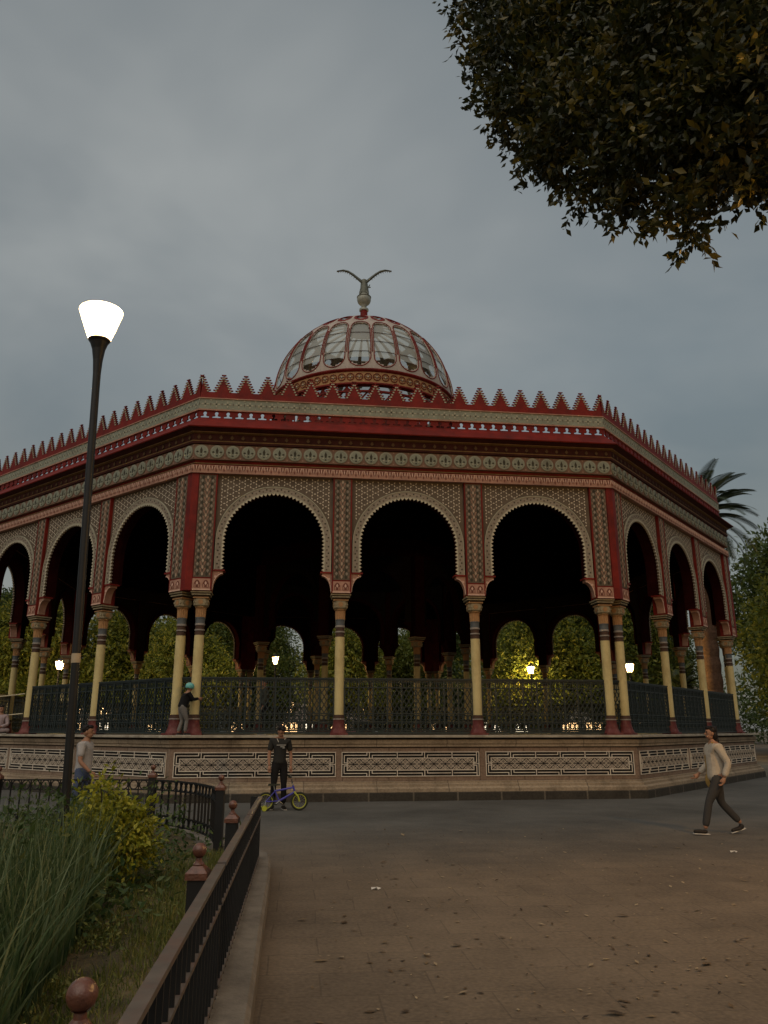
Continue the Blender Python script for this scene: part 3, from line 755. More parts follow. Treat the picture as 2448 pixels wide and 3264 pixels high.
for s in (-1, 1):
    cl = [(.10, 21.35, .20), (.28, 21.52, .17), (.50, 21.72, .15), (.72, 21.88, .12), (.95, 21.95, .09), (1.12, 21.93, .06), (1.25, 21.89, .02)]
    vs = []
    for x, z, t in cl:
        for yy, dz in ((-.16, -t*.5), (.0, t*.5), (.12, -t*.2), (-.02, -t*.65)): vs.append((s*x, yy*(1-.5*x/1.25)*1.0, z+dz))
    n = len(cl); w.add(vs, [(4*i+j, 4*i+(j+1) % 4, 4*i+4+(j+1) % 4, 4*i+4+j) for i in range(n-1) for j in range(4)]+[(0, 1, 2, 3), tuple(4*(n-1)+q for q in (3, 2, 1, 0))], BRONZE)
    for i in range(9):
        x = .32+.1*i; t = np.interp(x, [c[0] for c in cl], [c[1] for c in cl]); w.bar((s*x, -.03, t-.05), (s*(x+.05), -.05, t-.13), .06, BRONZE, h=.02)
FIN.modifiers.clear()
w.build('eagle_wings', FIN)
FIN.rotation_euler = (0, 0, -YAW); FS = 1.055; FIN.scale = (FS,)*3; FIN.location = (0, 0, 20.46-19.64*FS)

# ---- ropes across the open bay
ROPE = mat('pale_rope', (.55, .48, .33), .8, .15, 20)
b = MB()
for z in (2.05, 2.62): 
    P = []
    for i in range(13):
        t = i/12; x = -5.187+.13+t*(3.455-.26); P.append((*rotz(7, x, -13.30), z-.04*math.sin(PI*t)))
    b.tube(P, .016, ROPE, 5)
rp_ = b.build('rope_barrier'); tag(rp_, 'two pale ropes strung between yellow columns across the open bay at far left', 'rope')

# ================================================================== GROUND, BED
def pave_mat():
    m = bpy.data.materials.new('paving'); m.use_nodes = True; nt = m.node_tree; N = nt.nodes; L = nt.links
    b = N['Principled BSDF']; b.inputs['Roughness'].default_value = .8; b.inputs['Specular IOR Level'].default_value = .25
    tc = N.new('ShaderNodeTexCoord'); mp = N.new('ShaderNodeMapping'); mp.inputs['Rotation'].default_value = (0, 0, YAW-.1)
    L.new(tc.outputs['Object'], mp.inputs['Vector'])
    sw = N.new('ShaderNodeMapping'); sw.inputs['Rotation'].default_value = (0, 0, PI/2); 
    nzw = N.new('ShaderNodeTexNoise'); nzw.inputs['Scale'].default_value = .8; nzw.inputs['Detail'].default_value = 2
    L.new(tc.outputs['Object'], nzw.inputs['Vector'])
    ad = N.new('ShaderNodeVectorMath'); ad.operation = 'MULTIPLY_ADD'; L.new(nzw.outputs['Color'], ad.inputs[0]); ad.inputs[1].default_value = (.05, .05, 0); L.new(mp.outputs['Vector'], ad.inputs[2])
    br = N.new('ShaderNodeTexBrick'); L.new(ad.outputs[0], br.inputs['Vector'])
    br.inputs['Scale'].default_value = 1; br.inputs['Brick Width'].default_value = .72; br.inputs['Row Height'].default_value = .48; br.inputs['Mortar Size'].default_value = .009; br.inputs['Mortar Smooth'].default_value = .6
    br.inputs['Color1'].default_value = (.136, .104, .073, 1); br.inputs['Color2'].default_value = (.122, .094, .067, 1); br.inputs['Mortar'].default_value = (.104, .080, .057, 1)
    n1 = N.new('ShaderNodeTexNoise'); n1.inputs['Scale'].default_value = .45; n1.inputs['Detail'].default_value = 9; n1.inputs['Roughness'].default_value = .7; L.new(tc.outputs['Object'], n1.inputs['Vector'])
    n2 = N.new('ShaderNodeTexNoise'); n2.inputs['Scale'].default_value = 30; n2.inputs['Detail'].default_value = 5; L.new(tc.outputs['Object'], n2.inputs['Vector'])
    a1 = N.new('ShaderNodeMath'); a1.operation = 'MULTIPLY_ADD'; L.new(n2.outputs['Fac'], a1.inputs[0]); a1.inputs[1].default_value = .5; L.new(n1.outputs['Fac'], a1.inputs[2])
    mr = N.new('ShaderNodeMapRange'); mr.inputs['From Min'].default_value = .5; mr.inputs['From Max'].default_value = 1.0; mr.inputs['To Min'].default_value = .52; mr.inputs['To Max'].default_value = 1.42; L.new(a1.outputs[0], mr.inputs['Value'])
    hv = N.new('ShaderNodeHueSaturation'); L.new(br.outputs['Color'], hv.inputs['Color']); L.new(mr.outputs[0], hv.inputs['Value'])
    # greyer paving round the pavilion; lamp warmth is partly coloured into the brown
    ln = N.new('ShaderNodeVectorMath'); ln.operation = 'LENGTH'; L.new(tc.outputs['Object'], ln.inputs[0])
    rr = N.new('ShaderNodeMapRange'); rr.inputs['From Min'].default_value = 18.5; rr.inputs['From Max'].default_value = 23.5; rr.inputs['To Min'].default_value = 1; rr.inputs['To Max'].default_value = 0; L.new(ln.outputs['Value'], rr.inputs['Value'])
    nm = N.new('ShaderNodeMath'); nm.operation = 'MULTIPLY_ADD'; L.new(n1.outputs['Fac'], nm.inputs[0]); nm.inputs[1].default_value = 3.0; L.new(ln.outputs['Value'], nm.inputs[2])
    sb = N.new('ShaderNodeMath'); sb.operation = 'SUBTRACT'; L.new(nm.outputs[0], sb.inputs[0]); sb.inputs[1].default_value = 1.5; L.new(sb.outputs[0], rr.inputs['Value'])
    gy = N.new('ShaderNodeMix'); gy.data_type = 'RGBA'; L.new(rr.outputs[0], gy.inputs['Factor']); L.new(hv.outputs['Color'], gy.inputs[6])
    h2 = N.new('ShaderNodeHueSaturation'); h2.inputs['Color'].default_value = (.100, .097, .088, 1); L.new(mr.outputs[0], h2.inputs['Value']); L.new(h2.outputs['Color'], gy.inputs[7])
    L.new(gy.outputs[2], b.inputs['Base Color'])
    bp = N.new('ShaderNodeBump'); bp.inputs['Strength'].default_value = .25; bp.inputs['Distance'].default_value = .01
    sm = N.new('ShaderNodeMath'); sm.operation = 'MULTIPLY_ADD'; L.new(br.outputs['Fac'], sm.inputs[0]); sm.inputs[1].default_value = -1; L.new(n2.outputs['Fac'], sm.inputs[2])
    L.new(sm.outputs[0], bp.inputs['Height']); L.new(bp.outputs['Normal'], b.inputs['Normal'])
    return m
PAVE = pave_mat()
b = MB(); S = 600; b.add([(-S, -S, 0), (S, -S, 0), (S, S, 0), (-S, S, 0)], [(0, 1, 2, 3)], PAVE); tag(b.build('ground'), kind='structure')

outer = [(-.02, -1.2), (-.36, 1.7), (-.74, 5.0), (-.95, 6.79), (-1.15, 8.55), (-1.27, 9.45), (-1.36, 9.95), (-1.52, 10.35), (-1.78, 10.72), (-2.1, 11.05), (-2.35, 11.6), (-2.75, 12.4), (-3.3, 12.95), (-3.9, 13.1), (-6, 13.15), (-10, 13.2), (-16, 13.3)]
def offset(pl, d):
    r = []
    for i, p in enumerate(pl):
        a = Vector(pl[max(i-1, 0)]); c = Vector(pl[min(i+1, len(pl)-1)]); t = (c-a).normalized(); r.append((p[0]-t.y*d, p[1]+t.x*d))
    return r
kin = offset(outer, .27)
b = MB()
prof = [(0, 0), (0, .165), (.025, .195), (.24, .20), (.265, .185), (.265, .05)]
ls = [[W(*q, z) for q in offset(outer, d)] for d, z in prof]
n = len(outer)
b.add([v for l in ls for v in l], [(k*n+i, k*n+i+1, (k+1)*n+i+1, (k+1)*n+i) for k in range(len(prof)-1) for i in range(n-1)], KERBM)
tag(b.build('kerb'), kind='structure')
b = MB(); poly = [W(*q, .13) for q in kin]+[W(-16, -1.2, .13)]
gx = 60; vs = []; fs = []
# soil as strips from the kerb to the left
L_ = []
for i in range(n):
    row = []
    for j in range(40):
        t = (j/39)**1.3; p = Vector(kin[i]); q = Vector((-16, kin[i][1]*.8 if i < 11 else 8.5)); pt = p.lerp(q, t)
        row.append(W(pt.x, pt.y, .13+.04*math.sin(pt.x*3.1+pt.y*2.3)+.03*math.sin(pt.x*7.7-pt.y*5.1)))
    L_.append(row)
b.add([v for r in L_ for v in r], [(i*40+j, i*40+j+1, (i+1)*40+j+1, (i+1)*40+j) for i in range(n-1) for j in range(39)], SOIL, smooth=True)
tag(b.build('flower_bed_soil'), kind='structure')

# ================================================================== FENCES
def V2(p): return Vector((p[0], p[1]))
def finial_ball():
    b = MB(); b.lathe([(.0, .0), (.03, .0), (.034, .012), (.018, .03), (.016, .045), (.026, .05)], COPPER, 12); b.sphere((0, 0, .085), .0405, COPPER, 16, 12); return b.mesh('ball_finial')
BALL = finial_ball()
b = MB(); b.box(-.05, .05, -.05, .05, 0, .72, BLACKMET); POST = b.mesh('fence_post')
b = MB(); b.box(-.062, .062, -.062, .062, .72, .755, COPPER)
for z, s in ((.755, .056), (.78, .04)):
    pass
b.hexa([(-.062, -.062, .755), (.062, -.062, .755), (.062, .062, .755), (-.062, .062, .755), (-.03, -.03, .79), (.03, -.03, .79), (.03, .03, .79), (-.03, .03, .79)], COPPER); CAPM = b.mesh('post_cap')
def post(parent, lat, fwd, z=.13, rz=0.0, ball=True, h=1.0):
    o = part('fence_post', POST, parent, W(lat, fwd, z), rz-YAW); o.scale = (1, 1, h)
    if ball:
        c = part('post_cap', CAPM, o); 
        f = part('ball_finial', BALL, o, (0, 0, .785)); 
    return o
def fence_panel(pts, name, parent, rings, zb, z_low, z_top, top_w, step=.16, flat=.012, depth=.03, topm=BLACKMET):
    """pts: (lat, fwd) polyline of the panel"""
    b = MB(); P = [W(*p) for p in pts]
    def rail(z, w, h, m):
        for i in range(len(P)-1): b.bar(P[i]+Vector((0, 0, z)), P[i+1]+Vector((0, 0, z)), w, m, h=h)
    rail(z_top, top_w, .022, topm); 
    for z in z_low: rail(z, .03, .018, topm if topm is RAILTOP else BLACKMET)
    L = [(P[i+1]-P[i]).length for i in range(len(P)-1)]; tot = sum(L); k = max(1, round(tot/step)); st = tot/k
    def pos(s):
        i = 0
        while i < len(L)-1 and s > L[i]: s -= L[i]; i += 1
        d = (P[i+1]-P[i]).normalized(); return P[i]+d*s, d
    for i in range(k+1):
        p, d = pos(min(tot-.001, i*st)); b.bar(p+Vector((0, 0, zb)), p+Vector((0, 0, z_top)), flat, BLACKMET, up=d, h=depth) if False else b.bar(p+Vector((0, 0, zb)), p+Vector((0, 0, z_top)), depth, BLACKMET, up=d, h=flat)
    if rings:
        for i in range(k):
            p, d = pos((i+.5)*st)
            for zc in rings:
                r = .062
                b.tube([p+d*r*math.cos(t)+Vector((0, 0, zc+r*1.05*math.sin(t))) for t in [2*PI*q/14 for q in range(15)]], .010, BLACKMET, 5, cap=False)
    return b.build(name, parent)
gf = thing('ring_fence', 'black iron garden fence with rows of rings, in front of the pavilion plinth', 'fence', W(-3.9, 12.85, 0)); inv = Matrix.Translation(-gf.location)
def rebase(root):
    for c in root.children:
        c.matrix_parent_inverse = Matrix.Translation(-root.location)
zz = dict(zb=.17, z_low=(.20, .335, .70), z_top=.84, top_w=.035, rings=(.77, .267))
fence_panel([(-2.15, 10.66), (-2.35, 11.3), (-2.7, 11.95), (-3.15, 12.5), (-3.55, 12.8)], 'fence_panel', gf, **zz)
fence_panel([(-3.68, 12.85), (-6.0, 12.9)], 'fence_panel', gf, **zz)
fence_panel([(-6.12, 12.9), (-8.6, 12.95)], 'fence_panel', gf, **zz)
post(gf, -2.1, 10.6, .13); post(gf, -3.62, 12.84, .16); post(gf, -6.06, 12.9, .13); post(gf, -8.66, 12.95, .13)
rebase(gf)
nf = thing('rail_fence', 'worn dark railing fence with flat top rail and copper ball posts beside the kerb', 'fence', W(-.9, 5, 0))
fl = lambda f: -.66-.1045*(f-2.28)
kw = dict(zb=.20, z_low=(.24, .655), z_top=.862, top_w=.05, rings=None, step=.135, flat=.013, depth=.020, topm=RAILTOP)
for f0, f1 in ((.4, 2.2), (2.26, 4.74), (4.80, 7.36), (7.42, 9.36)): fence_panel([(fl(f0), f0), (fl(f1), f1)], 'fence_panel', nf, **kw)
for l, f in ((-.79, 2.30), (-1.06, 4.83), (-1.39, 7.62)): post(nf, l, f, .062, h=1.0)
o = post(nf, -1.47, 9.46, .15, ball=False, h=.99); 
rebase(nf)

# ================================================================== STREET LAMPS
LAMPG = emis('lit_lamp_glass', (1.0, .92, .75), 1.45)
nt_ = LAMPG.node_tree; t_ = nt_.nodes.new('ShaderNodeBsdfTransparent'); m_ = nt_.nodes.new('ShaderNodeMixShader'); m_.inputs[0].default_value = .6
nt_.links.new(t_.outputs[0], m_.inputs[1]); nt_.links.new(nt_.nodes['Principled BSDF'].outputs[0], m_.inputs[2]); nt_.links.new(m_.outputs[0], nt_.nodes['Material Output'].inputs['Surface']); LAMPO = emis('lit_amber_lamp_glass', (1.0, .54, .15), 560.0)
b = MB(); b.lathe([(.0, .0), (.09, .0), (.09, .02), (.055, .03), (.055, .35), (.045, .37), (.044, 5.55), (.046, 5.75), (.056, 5.92), (.076, 6.06), (.105, 6.15), (.132, 6.19)], BLACKMET, 16); LPOST = b.mesh('lamp_post')
b = MB(); b.lathe([(.0, 6.192), (.130, 6.195), (.250, 6.555), (.257, 6.58), (.24, 6.59), (.0, 6.60)], LAMPG, 24); LGL = b.mesh('lamp_glass'); LGO = LGL.copy(); LGO.materials[0] = LAMPO
b = MB(); b.lathe([(.047, 2.32), (.049, 2.32), (.049, 2.42), (.047, 2.42)], mat('beige_tape', (.42, .33, .22), .7, .15, 10), 12); LTAPE = b.mesh('tape_band')
def street_lamp(lat, fwd, label, lean, energy, sc=1.0):
    t = thing('street_lamp', label, 'street lamp', W(lat, fwd, .0), -YAW); t.rotation_euler = (lean[0], lean[1], -YAW); t.scale = (sc,)*3
    p = part('lamp_post', LPOST, t); part('tape_band', LTAPE, p) if label.startswith('tall') else None
    part('lamp_glass', LGL if energy < 100 else LGO, t)
    if energy < 100:
        l = bpy.data.lights.new('lamp_light', 'POINT'); l.energy = 110; l.color = (1, .70, .34); l.shadow_soft_size = .1
        o = bpy.data.objects.new('lamp_light', l); link(o, t); o.location = (0, 0, 6.42)
    return t
street_lamp(-3.215, 8.42, 'tall black street lamp with a lit flared glass bowl standing in the flower bed', (0, math.radians(-1.85), 0), 20, .985)
# its neighbour, standing just outside the picture on the right, lights the tree and the paving
NB = street_lamp(8.3, 5.6, 'black street lamp with lit bowl beside the overhanging tree, right of the path', (0, 0, 0), 420)

# lanterns beyond the pavilion
LANG = emis('lit_lantern_glass', (1.0, .70, .30), 3.2)
nt_ = LANG.node_tree; t_ = nt_.nodes.new('ShaderNodeBsdfTransparent'); m_ = nt_.nodes.new('ShaderNodeMixShader'); m_.inputs[0].default_value = .55
nt_.links.new(t_.outputs[0], m_.inputs[1]); nt_.links.new(nt_.nodes['Principled BSDF'].outputs[0], m_.inputs[2]); nt_.links.new(m_.outputs[0], nt_.nodes['Material Output'].inputs['Surface'])
LANB = emis('lit_bulb', (1.0, .85, .6), 30.0)
b = MB(); b.lathe([(0, 0), (.16, 0), (.16, .15), (.09, .2), (.09, .9), (.06, .95), (.045, 3.0), (.05, 3.05)], BLACKMET, 12); LANP = b.mesh('lantern_post')
b = MB()
def frus(b, z0, s0, z1, s1, m): b.hexa([(-s0, -s0, z0), (s0, -s0, z0), (s0, s0, z0), (-s0, s0, z0), (-s1, -s1, z1), (s1, -s1, z1), (s1, s1, z1), (-s1, s1, z1)], m)
frus(b, 3.05, .06, 3.12, .15, BLACKMET); frus(b, 3.62, .30, 3.80, .08, BLACKMET); frus(b, 3.80, .03, 3.92, .02, BLACKMET)
for sx in (-1, 1):
    for sy in (-1, 1): b.bar((sx*.15, sy*.15, 3.12), (sx*.27, sy*.27, 3.62), .025, BLACKMET)
LANF = b.mesh('lantern_frame')
b = MB(); frus(b, 3.121, .145, 3.618, .262, LANG); LANGM = b.mesh('lantern_glass'); b = MB(); b.sphere((0, 0, 0), .09, LANB, 10, 8); LANBM = b.mesh('bulb')
def lantern(p, label):
    t = thing('lantern', label, 'lantern', (p.x, p.y, 0), 0, 'lanterns behind the pavilion'); h = p.z-.37*.9
    o = part('lantern_post', LANP, t); o.scale = (1.3, 1.3, h/3.05)
    for n, m in (('lantern_frame', LANF), ('lantern_glass', LANGM)):
        o = part(n, m, t, (0, 0, h-3.05*.95)); o.scale = (.8, .8, .95)
    part('bulb', LANBM, t, (0, 0, h+.3))
    l = bpy.data.lights.new('lantern_light', 'POINT'); l.energy = 6000; l.color = (1, .64, .20); l.shadow_soft_size = .12
    o = bpy.data.objects.new('lantern_light', l); link(o, t); o.location = (0, 0, h+.3)
for x, y, D, lab in ((878, 2105, 53, 'lit lantern seen through the dark arch behind the man with the bicycle'), (190, 2120, 51, 'lit lantern in the trees just left of the black street lamp post'),
                      (1692, 2135, 56, 'lit lantern half hidden in bright leaves right of the middle arch'), (2007, 2128, 52, 'lit lantern beside the paired yellow columns at the right corner'), (-60, 2080, 50, 'lit lantern among bright yellow leaves at the left edge')):
    lantern(at(x, y, D), lab)

# ================================================================== FOLIAGE
def leaf_mesh(name, clumps, m, leaf, per, fold=True, squash=.85, twig=8, spread=.16, shell=.5, up=.35, droop=0.0, aspect=.42):
    C = np.array([c[:3] for c in clumps]); R = np.array([c[3] for c in clumps]); cnt = np.maximum(8, (per*R**2).astype(int))
    ci = np.repeat(np.arange(len(R)), np.maximum(1, cnt//twig)); nt = len(ci)
    d = RNG.normal(size=(nt, 3)); d /= np.linalg.norm(d, axis=1)[:, None]; rad = shell+(1-shell)*RNG.random(nt)**.6
    rad *= 1+.22*np.sin(d[:, 0]*5+ci)*np.sin(d[:, 2]*6+ci*2.1)
    tw = C[ci]+d*(R[ci]*rad)[:, None]*np.array([1, 1, squash])
    ax = d+RNG.normal(size=(nt, 3))*.5+np.array([0, 0, -droop]); ax /= np.linalg.norm(ax, axis=1)[:, None]
    k = np.repeat(np.arange(nt), twig); n = len(k)
    p = tw[k]+RNG.normal(size=(n, 3))*(R[ci[k]]*spread)[:, None]*.5+ax[k]*(RNG.random(n)*leaf*3)[:, None]
    a = ax[k]*.8+RNG.normal(size=(n, 3))*.7; a /= np.linalg.norm(a, axis=1)[:, None]
    nn = RNG.normal(size=(n, 3))+np.array([0, 0, up*3]); s = np.cross(a, nn); s /= np.linalg.norm(s, axis=1)[:, None]
    N_ = np.cross(s, a); l = leaf*(.65+.7*RNG.random(n))[:, None]; w = l*aspect
    v = np.stack([p, p+a*l*.45+s*w*.5+N_*w*.18, p+a*l, p+a*l*.45-s*w*.5+N_*w*.18], 1).reshape(-1, 3)
    q = np.arange(n)*4; f = np.stack([q, q+1, q+2, q, q+2, q+3], 1).reshape(-1)
    me = bpy.data.meshes.new(name); me.vertices.add(n*4); me.vertices.foreach_set('co', v.astype(np.float32).ravel())
    me.loops.add(n*6); me.loops.foreach_set('vertex_index', f.astype(np.int32)); me.polygons.add(n*2); me.polygons.foreach_set('loop_start', np.arange(n*2, dtype=np.int32)*3)
    me.update(calc_edges=True); me.materials.append(m)
    t = np.clip(np.repeat(RNG.random(nt)[k]*.6+RNG.random(n)*.4, 2), 0, 1); A = me.attributes.new('tint', 'FLOAT', 'FACE'); A.data.foreach_set('value', t.astype(np.float32))
    return me
BARK = mat('bark', (.05, .038, .028), .9, .35, 8, bump=.6, bscale=25)
LF_NEAR = leafmat('dark_green_leaf', (.012, .018, .006), (.036, .040, .009), (.19, .14, .02), .3, .4)  # yellow end of the tint puts lamplit highlights into the leaf colour
LF_BG = leafmat('mid_green_leaf', (.06, .09, .018), (.115, .145, .026), (.21, .20, .035), .4, .5)
LF_BGD = leafmat('deep_green_leaf', (.04, .07, .018), (.07, .105, .026), (.13, .15, .04), .35, .5)
LF_YEL = leafmat('yellow_leaf', (.12, .14, .012), (.27, .27, .02), (.42, .38, .04), .3, .5)
LF_LOW = leafmat('bed_leaf', (.028, .052, .014), (.055, .092, .024), (.13, .15, .04), .3, .5)
GRASSM = leafmat('grass_blade', (.034, .064, .022), (.074, .112, .04), (.19, .21, .10), .3, .5)
LAWNM = leafmat('lawn_blade', (.06, .085, .018), (.12, .14, .028), (.22, .19, .05), .25, .6)

# ---- overhanging tree, upper right
cl = []
LOBES = ((1565, 40, 10.5, 90), (1530, -60, 11, 65), (1650, 150, 10, 110), (1590, 300, 10.3, 50), (1705, 300, 9.6, 110), (1640, 400, 10.2, 42), (1720, 440, 10, 75), (1800, 450, 9.4, 85), (1755, 545, 9.8, 38), (1830, 560, 9.6, 42), (1900, 390, 9.2, 150), (1870, 180, 10.4, 190), (1960, 560, 9.2, 80), (2070, 480, 8.8, 140), (2100, 250, 9.5, 220),
         (1870, 635, 9.4, 34), (1930, 655, 9.3, 28), (2010, 640, 9.0, 45), (2090, 640, 9.0, 62), (2200, 660, 8.6, 60), (2215, 715, 8.5, 40), (2222, 762, 8.5, 20), (2280, 550, 8.5, 90), (2300, 350, 8.8, 190), (2400, 500, 8.3, 85), (2430, 580, 8.4, 32), (2350, 150, 9.2, 240), (2460, 300, 8.6, 190), (1700, -40, 11, 140), (1930, -60, 11, 230), (2200, -60, 10, 260), (2500, 0, 9, 260), (2560, 440, 8.2, 110), (2650, 250, 8.4, 240), (2030, 60, 11.5, 210), (2250, 470, 10.2, 110), (1800, 300, 11, 130), (1590, 200, 10.6, 60), (1545, 140, 10.8, 45), (1610, 340, 10.1, 40))
for x, y, D, r in LOBES:
    p = at(x, y, D); dep = (p-CAM).length; cl.append((p.x, p.y, p.z, r*dep/FPX))
ot = thing('overhanging_tree', 'dark leafy tree whose low branches hang into the upper right of the view', 'tree', W(10.4, 9.7, 0))
def under(root, o): o.matrix_parent_inverse = Matrix.Translation(-Vector(root.location)); return o
under(ot, part('crown', leaf_mesh('crown', cl, LF_NEAR, .125, 3800, twig=16, spread=.22, shell=.30, up=.15, droop=.3, aspect=.50), ot))
b = MB(); base = W(10.4, 9.7, 0); fork = W(10.2, 9.6, 9.2)
b.tube([base, W(10.35, 9.65, 3), fork], [.42, .34, .28], BARK, 12)
for i in (1, 4, 8, 11, 13, 14, 18, 23, 24, 26, 27, 30, 33):
    c = Vector(cl[i][:3])+Vector((0, 0, .25)); mid = fork.lerp(c, .5)+Vector((0, 0, .9)); b.tube([fork, mid, c], [.16, .09, .02], BARK, 7)
under(ot, b.build('trunk', ot))

# ---- trees behind the pavilion
def tree_proto(h, r, seed, m, leaf=.34, per=420, low=.37):
    rr = random.Random(seed); c = []
    for i in range(40):
        t = rr.random(); z = h*(low+(1-low)*t); R = r*(math.sin(PI*(.12+.8*t))**.6); a = rr.random()*2*PI; q = R*(.25+.7*rr.random())
        c.append((q*math.cos(a), q*math.sin(a), z-.25*r, r*(.28+.2*rr.random())))
    me = leaf_mesh('crown', c, m, leaf, per, twig=10, spread=.32, shell=.35)
    b = MB(); b.tube([(0, 0, 0), (.1, 0, h*.25), (0, .1, h*.5), (.1, .0, h*.8)], [r*.075, r*.055, r*.04, .03], BARK, 8)
    for i in range(9):
        x = c[i*2]; b.tube([(0, 0, h*(.22+.03*i)), (x[0]*.5, x[1]*.5, (x[2]+h*.3)*.5+.3), x[:3]], [r*.03, r*.02, .02], BARK, 5)
    return me, b.mesh('trunk')
PROT = [tree_proto(11, 3.6, 1, LF_BG), tree_proto(12.5, 4.2, 2, LF_BGD), tree_proto(10, 3.2, 3, LF_BG), tree_proto(13, 4.0, 4, LF_BGD, low=.35)]
def tree(i, lat, fwd, sc, rz, label, group='trees around the square', name='tree'):
    t = thing(name, label, 'tree', W(lat, fwd, 0), rz, group); t.scale = (sc,)*3
    part('crown', PROT[i][0], t); part('trunk', PROT[i][1], t); return t
for a in ((0, -25.5, 57, 1.0, .3, 'green tree at the left edge, lit yellow by the lantern'), (1, -30, 66, 1.0, 1.3, 'deep green tree behind the roped bay at far left'),
          (2, -19.5, 60, 1.05, 2.2, 'green tree seen through the arches left of the street lamp post'), (3, -14.8, 64, .9, .9, 'dark tree seen between the street lamp and the left corner columns'), (0, -14, 56, .82, 4.0, 'yellowish tree right behind the left corner columns'),
          (1, -10.6, 66, .85, 2.9, 'tree behind the lantern over the man, left of the patch of sky'), (2, -3.4, 62, .95, 5.1, 'green tree behind the slim column left of the middle arch'), (0, 1.6, 66, .85, .2, 'tree seen as narrow yellow slivers in the middle arch'),
          (3, 5.2, 72, .9, 3.3, 'dark tree right behind the middle arch'), (0, 9.6, 60, .95, 1.9, 'bright tree around the lantern in the right-hand arch'), (2, 13.6, 63, 1.1, 3.6, 'pale green tree filling the right half of the right-hand arch'),
          (1, 18.8, 62, 1.0, .4, 'green tree behind the lantern at the right corner'), (2, 23.5, 68, 1.0, 2.5, 'tree behind the palm trunk and the last arch on the right')):
    tree(*a)
tree(0, 27.5, 50, 1.22, 1.0, 'big bushy tree at the right edge beside the end of the pavilion'); tree(1, 33, 60, 1.28, 2.0, 'tall dark tree at the right edge, behind the bushy one')
tree(0, 24.5, 44, .62, 5.5, 'small dark green tree low at the right edge of the pavilion')
# far trees that close the view
b_ = [((W(l, 96+6*math.sin(l*.7), 0).x), W(l, 96+6*math.sin(l*.7), 0).y, 3.6+1.4*math.sin(l*1.3), 3.4+.9*math.sin(l*.9)) for l in range(-52, 60, 3) if not -14 < l < -10]
tag(part('far_trees', leaf_mesh('far_trees', b_, LF_BGD, .5, 110, twig=8, spread=.4, shell=.3)), 'far off belt of dark trees beyond the square', 'trees', kind='stuff')

# ---- palms
PALM = leafmat('palm_leaflet', (.018, .03, .014), (.032, .048, .02), (.06, .075, .03), .2, .45)
PTRUNK = mat('palm_trunk_bark', (.075, .042, .026), .95, .45, 7, bump=1.0, bscale=9)
def palm(loc, h, L, nf, seed, label, tr):
    t = thing('palm_tree', label, 'palm', loc); rr = random.Random(seed)
    b = MB(); 
    prof = []
    for i in range(30): z = h*i/29; prof.append((tr*(1.12-.25*i/29)*(1.06 if i % 2 else .94), z))
    b.lathe(prof, PTRUNK, 12); b.lathe([(tr*.85, h), (tr*1.4, h+.25), (tr*.5, h+.8)], PTRUNK, 12); part('trunk', b.mesh('trunk'), t)
    V = []; F = []; T = []
    for f in range(nf):
        az = f*2.399+rr.random()*.4; e0 = math.radians(82-125*(f/nf)**.9); cur = 1.0+.35*rr.random(); l = L*(.85+.25*rr.random()); p = Vector((0, 0, h+.5)); ns = 26
        for s in range(ns):
            e = e0-cur*(s/ns)**1.4; d = Vector((math.cos(az)*math.cos(e), math.sin(az)*math.cos(e), math.sin(e))); sd = d.cross(Vector((0, 0, 1))).normalized() if abs(d.z) < .97 else Vector((-math.sin(az), math.cos(az), 0)); up = sd.cross(d)
            q = p+d*l/ns; w = .02; k = len(V)
            V += [p-sd*w, p+sd*w, q+sd*w, q-sd*w]; F.append((k, k+1, k+2, k+3)); T.append(.3)
            ll = .62*math.sin(PI*(.10+.85*s/ns))**.7*(L/3.4)
            if s > 1:
                for sg in (-1, 1):
                    dirn = (sd*sg*.75+d*.75+up*.28+Vector((0, 0, -.25))).normalized(); k = len(V); ww = d*.032
                    V += [p-ww, p+ww, p+dirn*ll*.6+ww*.7, p+dirn*ll-Vector((0, 0, .1*ll)), p+dirn*ll*.6-ww*.7]; F.append((k, k+1, k+2, k+3, k+4)); T.append(rr.random())
                    p2 = p+d*l/ns*.5; k = len(V); V += [p2-ww, p2+ww, p2+dirn*ll*.6+ww*.7, p2+dirn*ll-Vector((0, 0, .1*ll)), p2+dirn*ll*.6-ww*.7]; F.append((k, k+1, k+2, k+3, k+4)); T.append(rr.random())
            p = q
    me = bpy.data.meshes.new('fronds'); me.from_pydata([tuple(v) for v in V], [], F); me.materials.append(PALM)
    A = me.attributes.new('tint', 'FLOAT', 'FACE'); A.data.foreach_set('value', T); part('fronds', me, t); return t
p = at(2268, 2090, 52); palm(Vector((p.x, p.y, 0)), 14.1, 4.2, 70, 3, 'tall feather palm rising behind the right end of the pavilion', .46)
p = at(2165, 2200, 58); palm(Vector((p.x, p.y, 0)), 3.6, 2.6, 40, 5, 'short palm between the columns of the right side', .3)
tree(3, 25.6, 47, .42, 2.2, 'low dark green bush right of the last yellow column', name='bush')

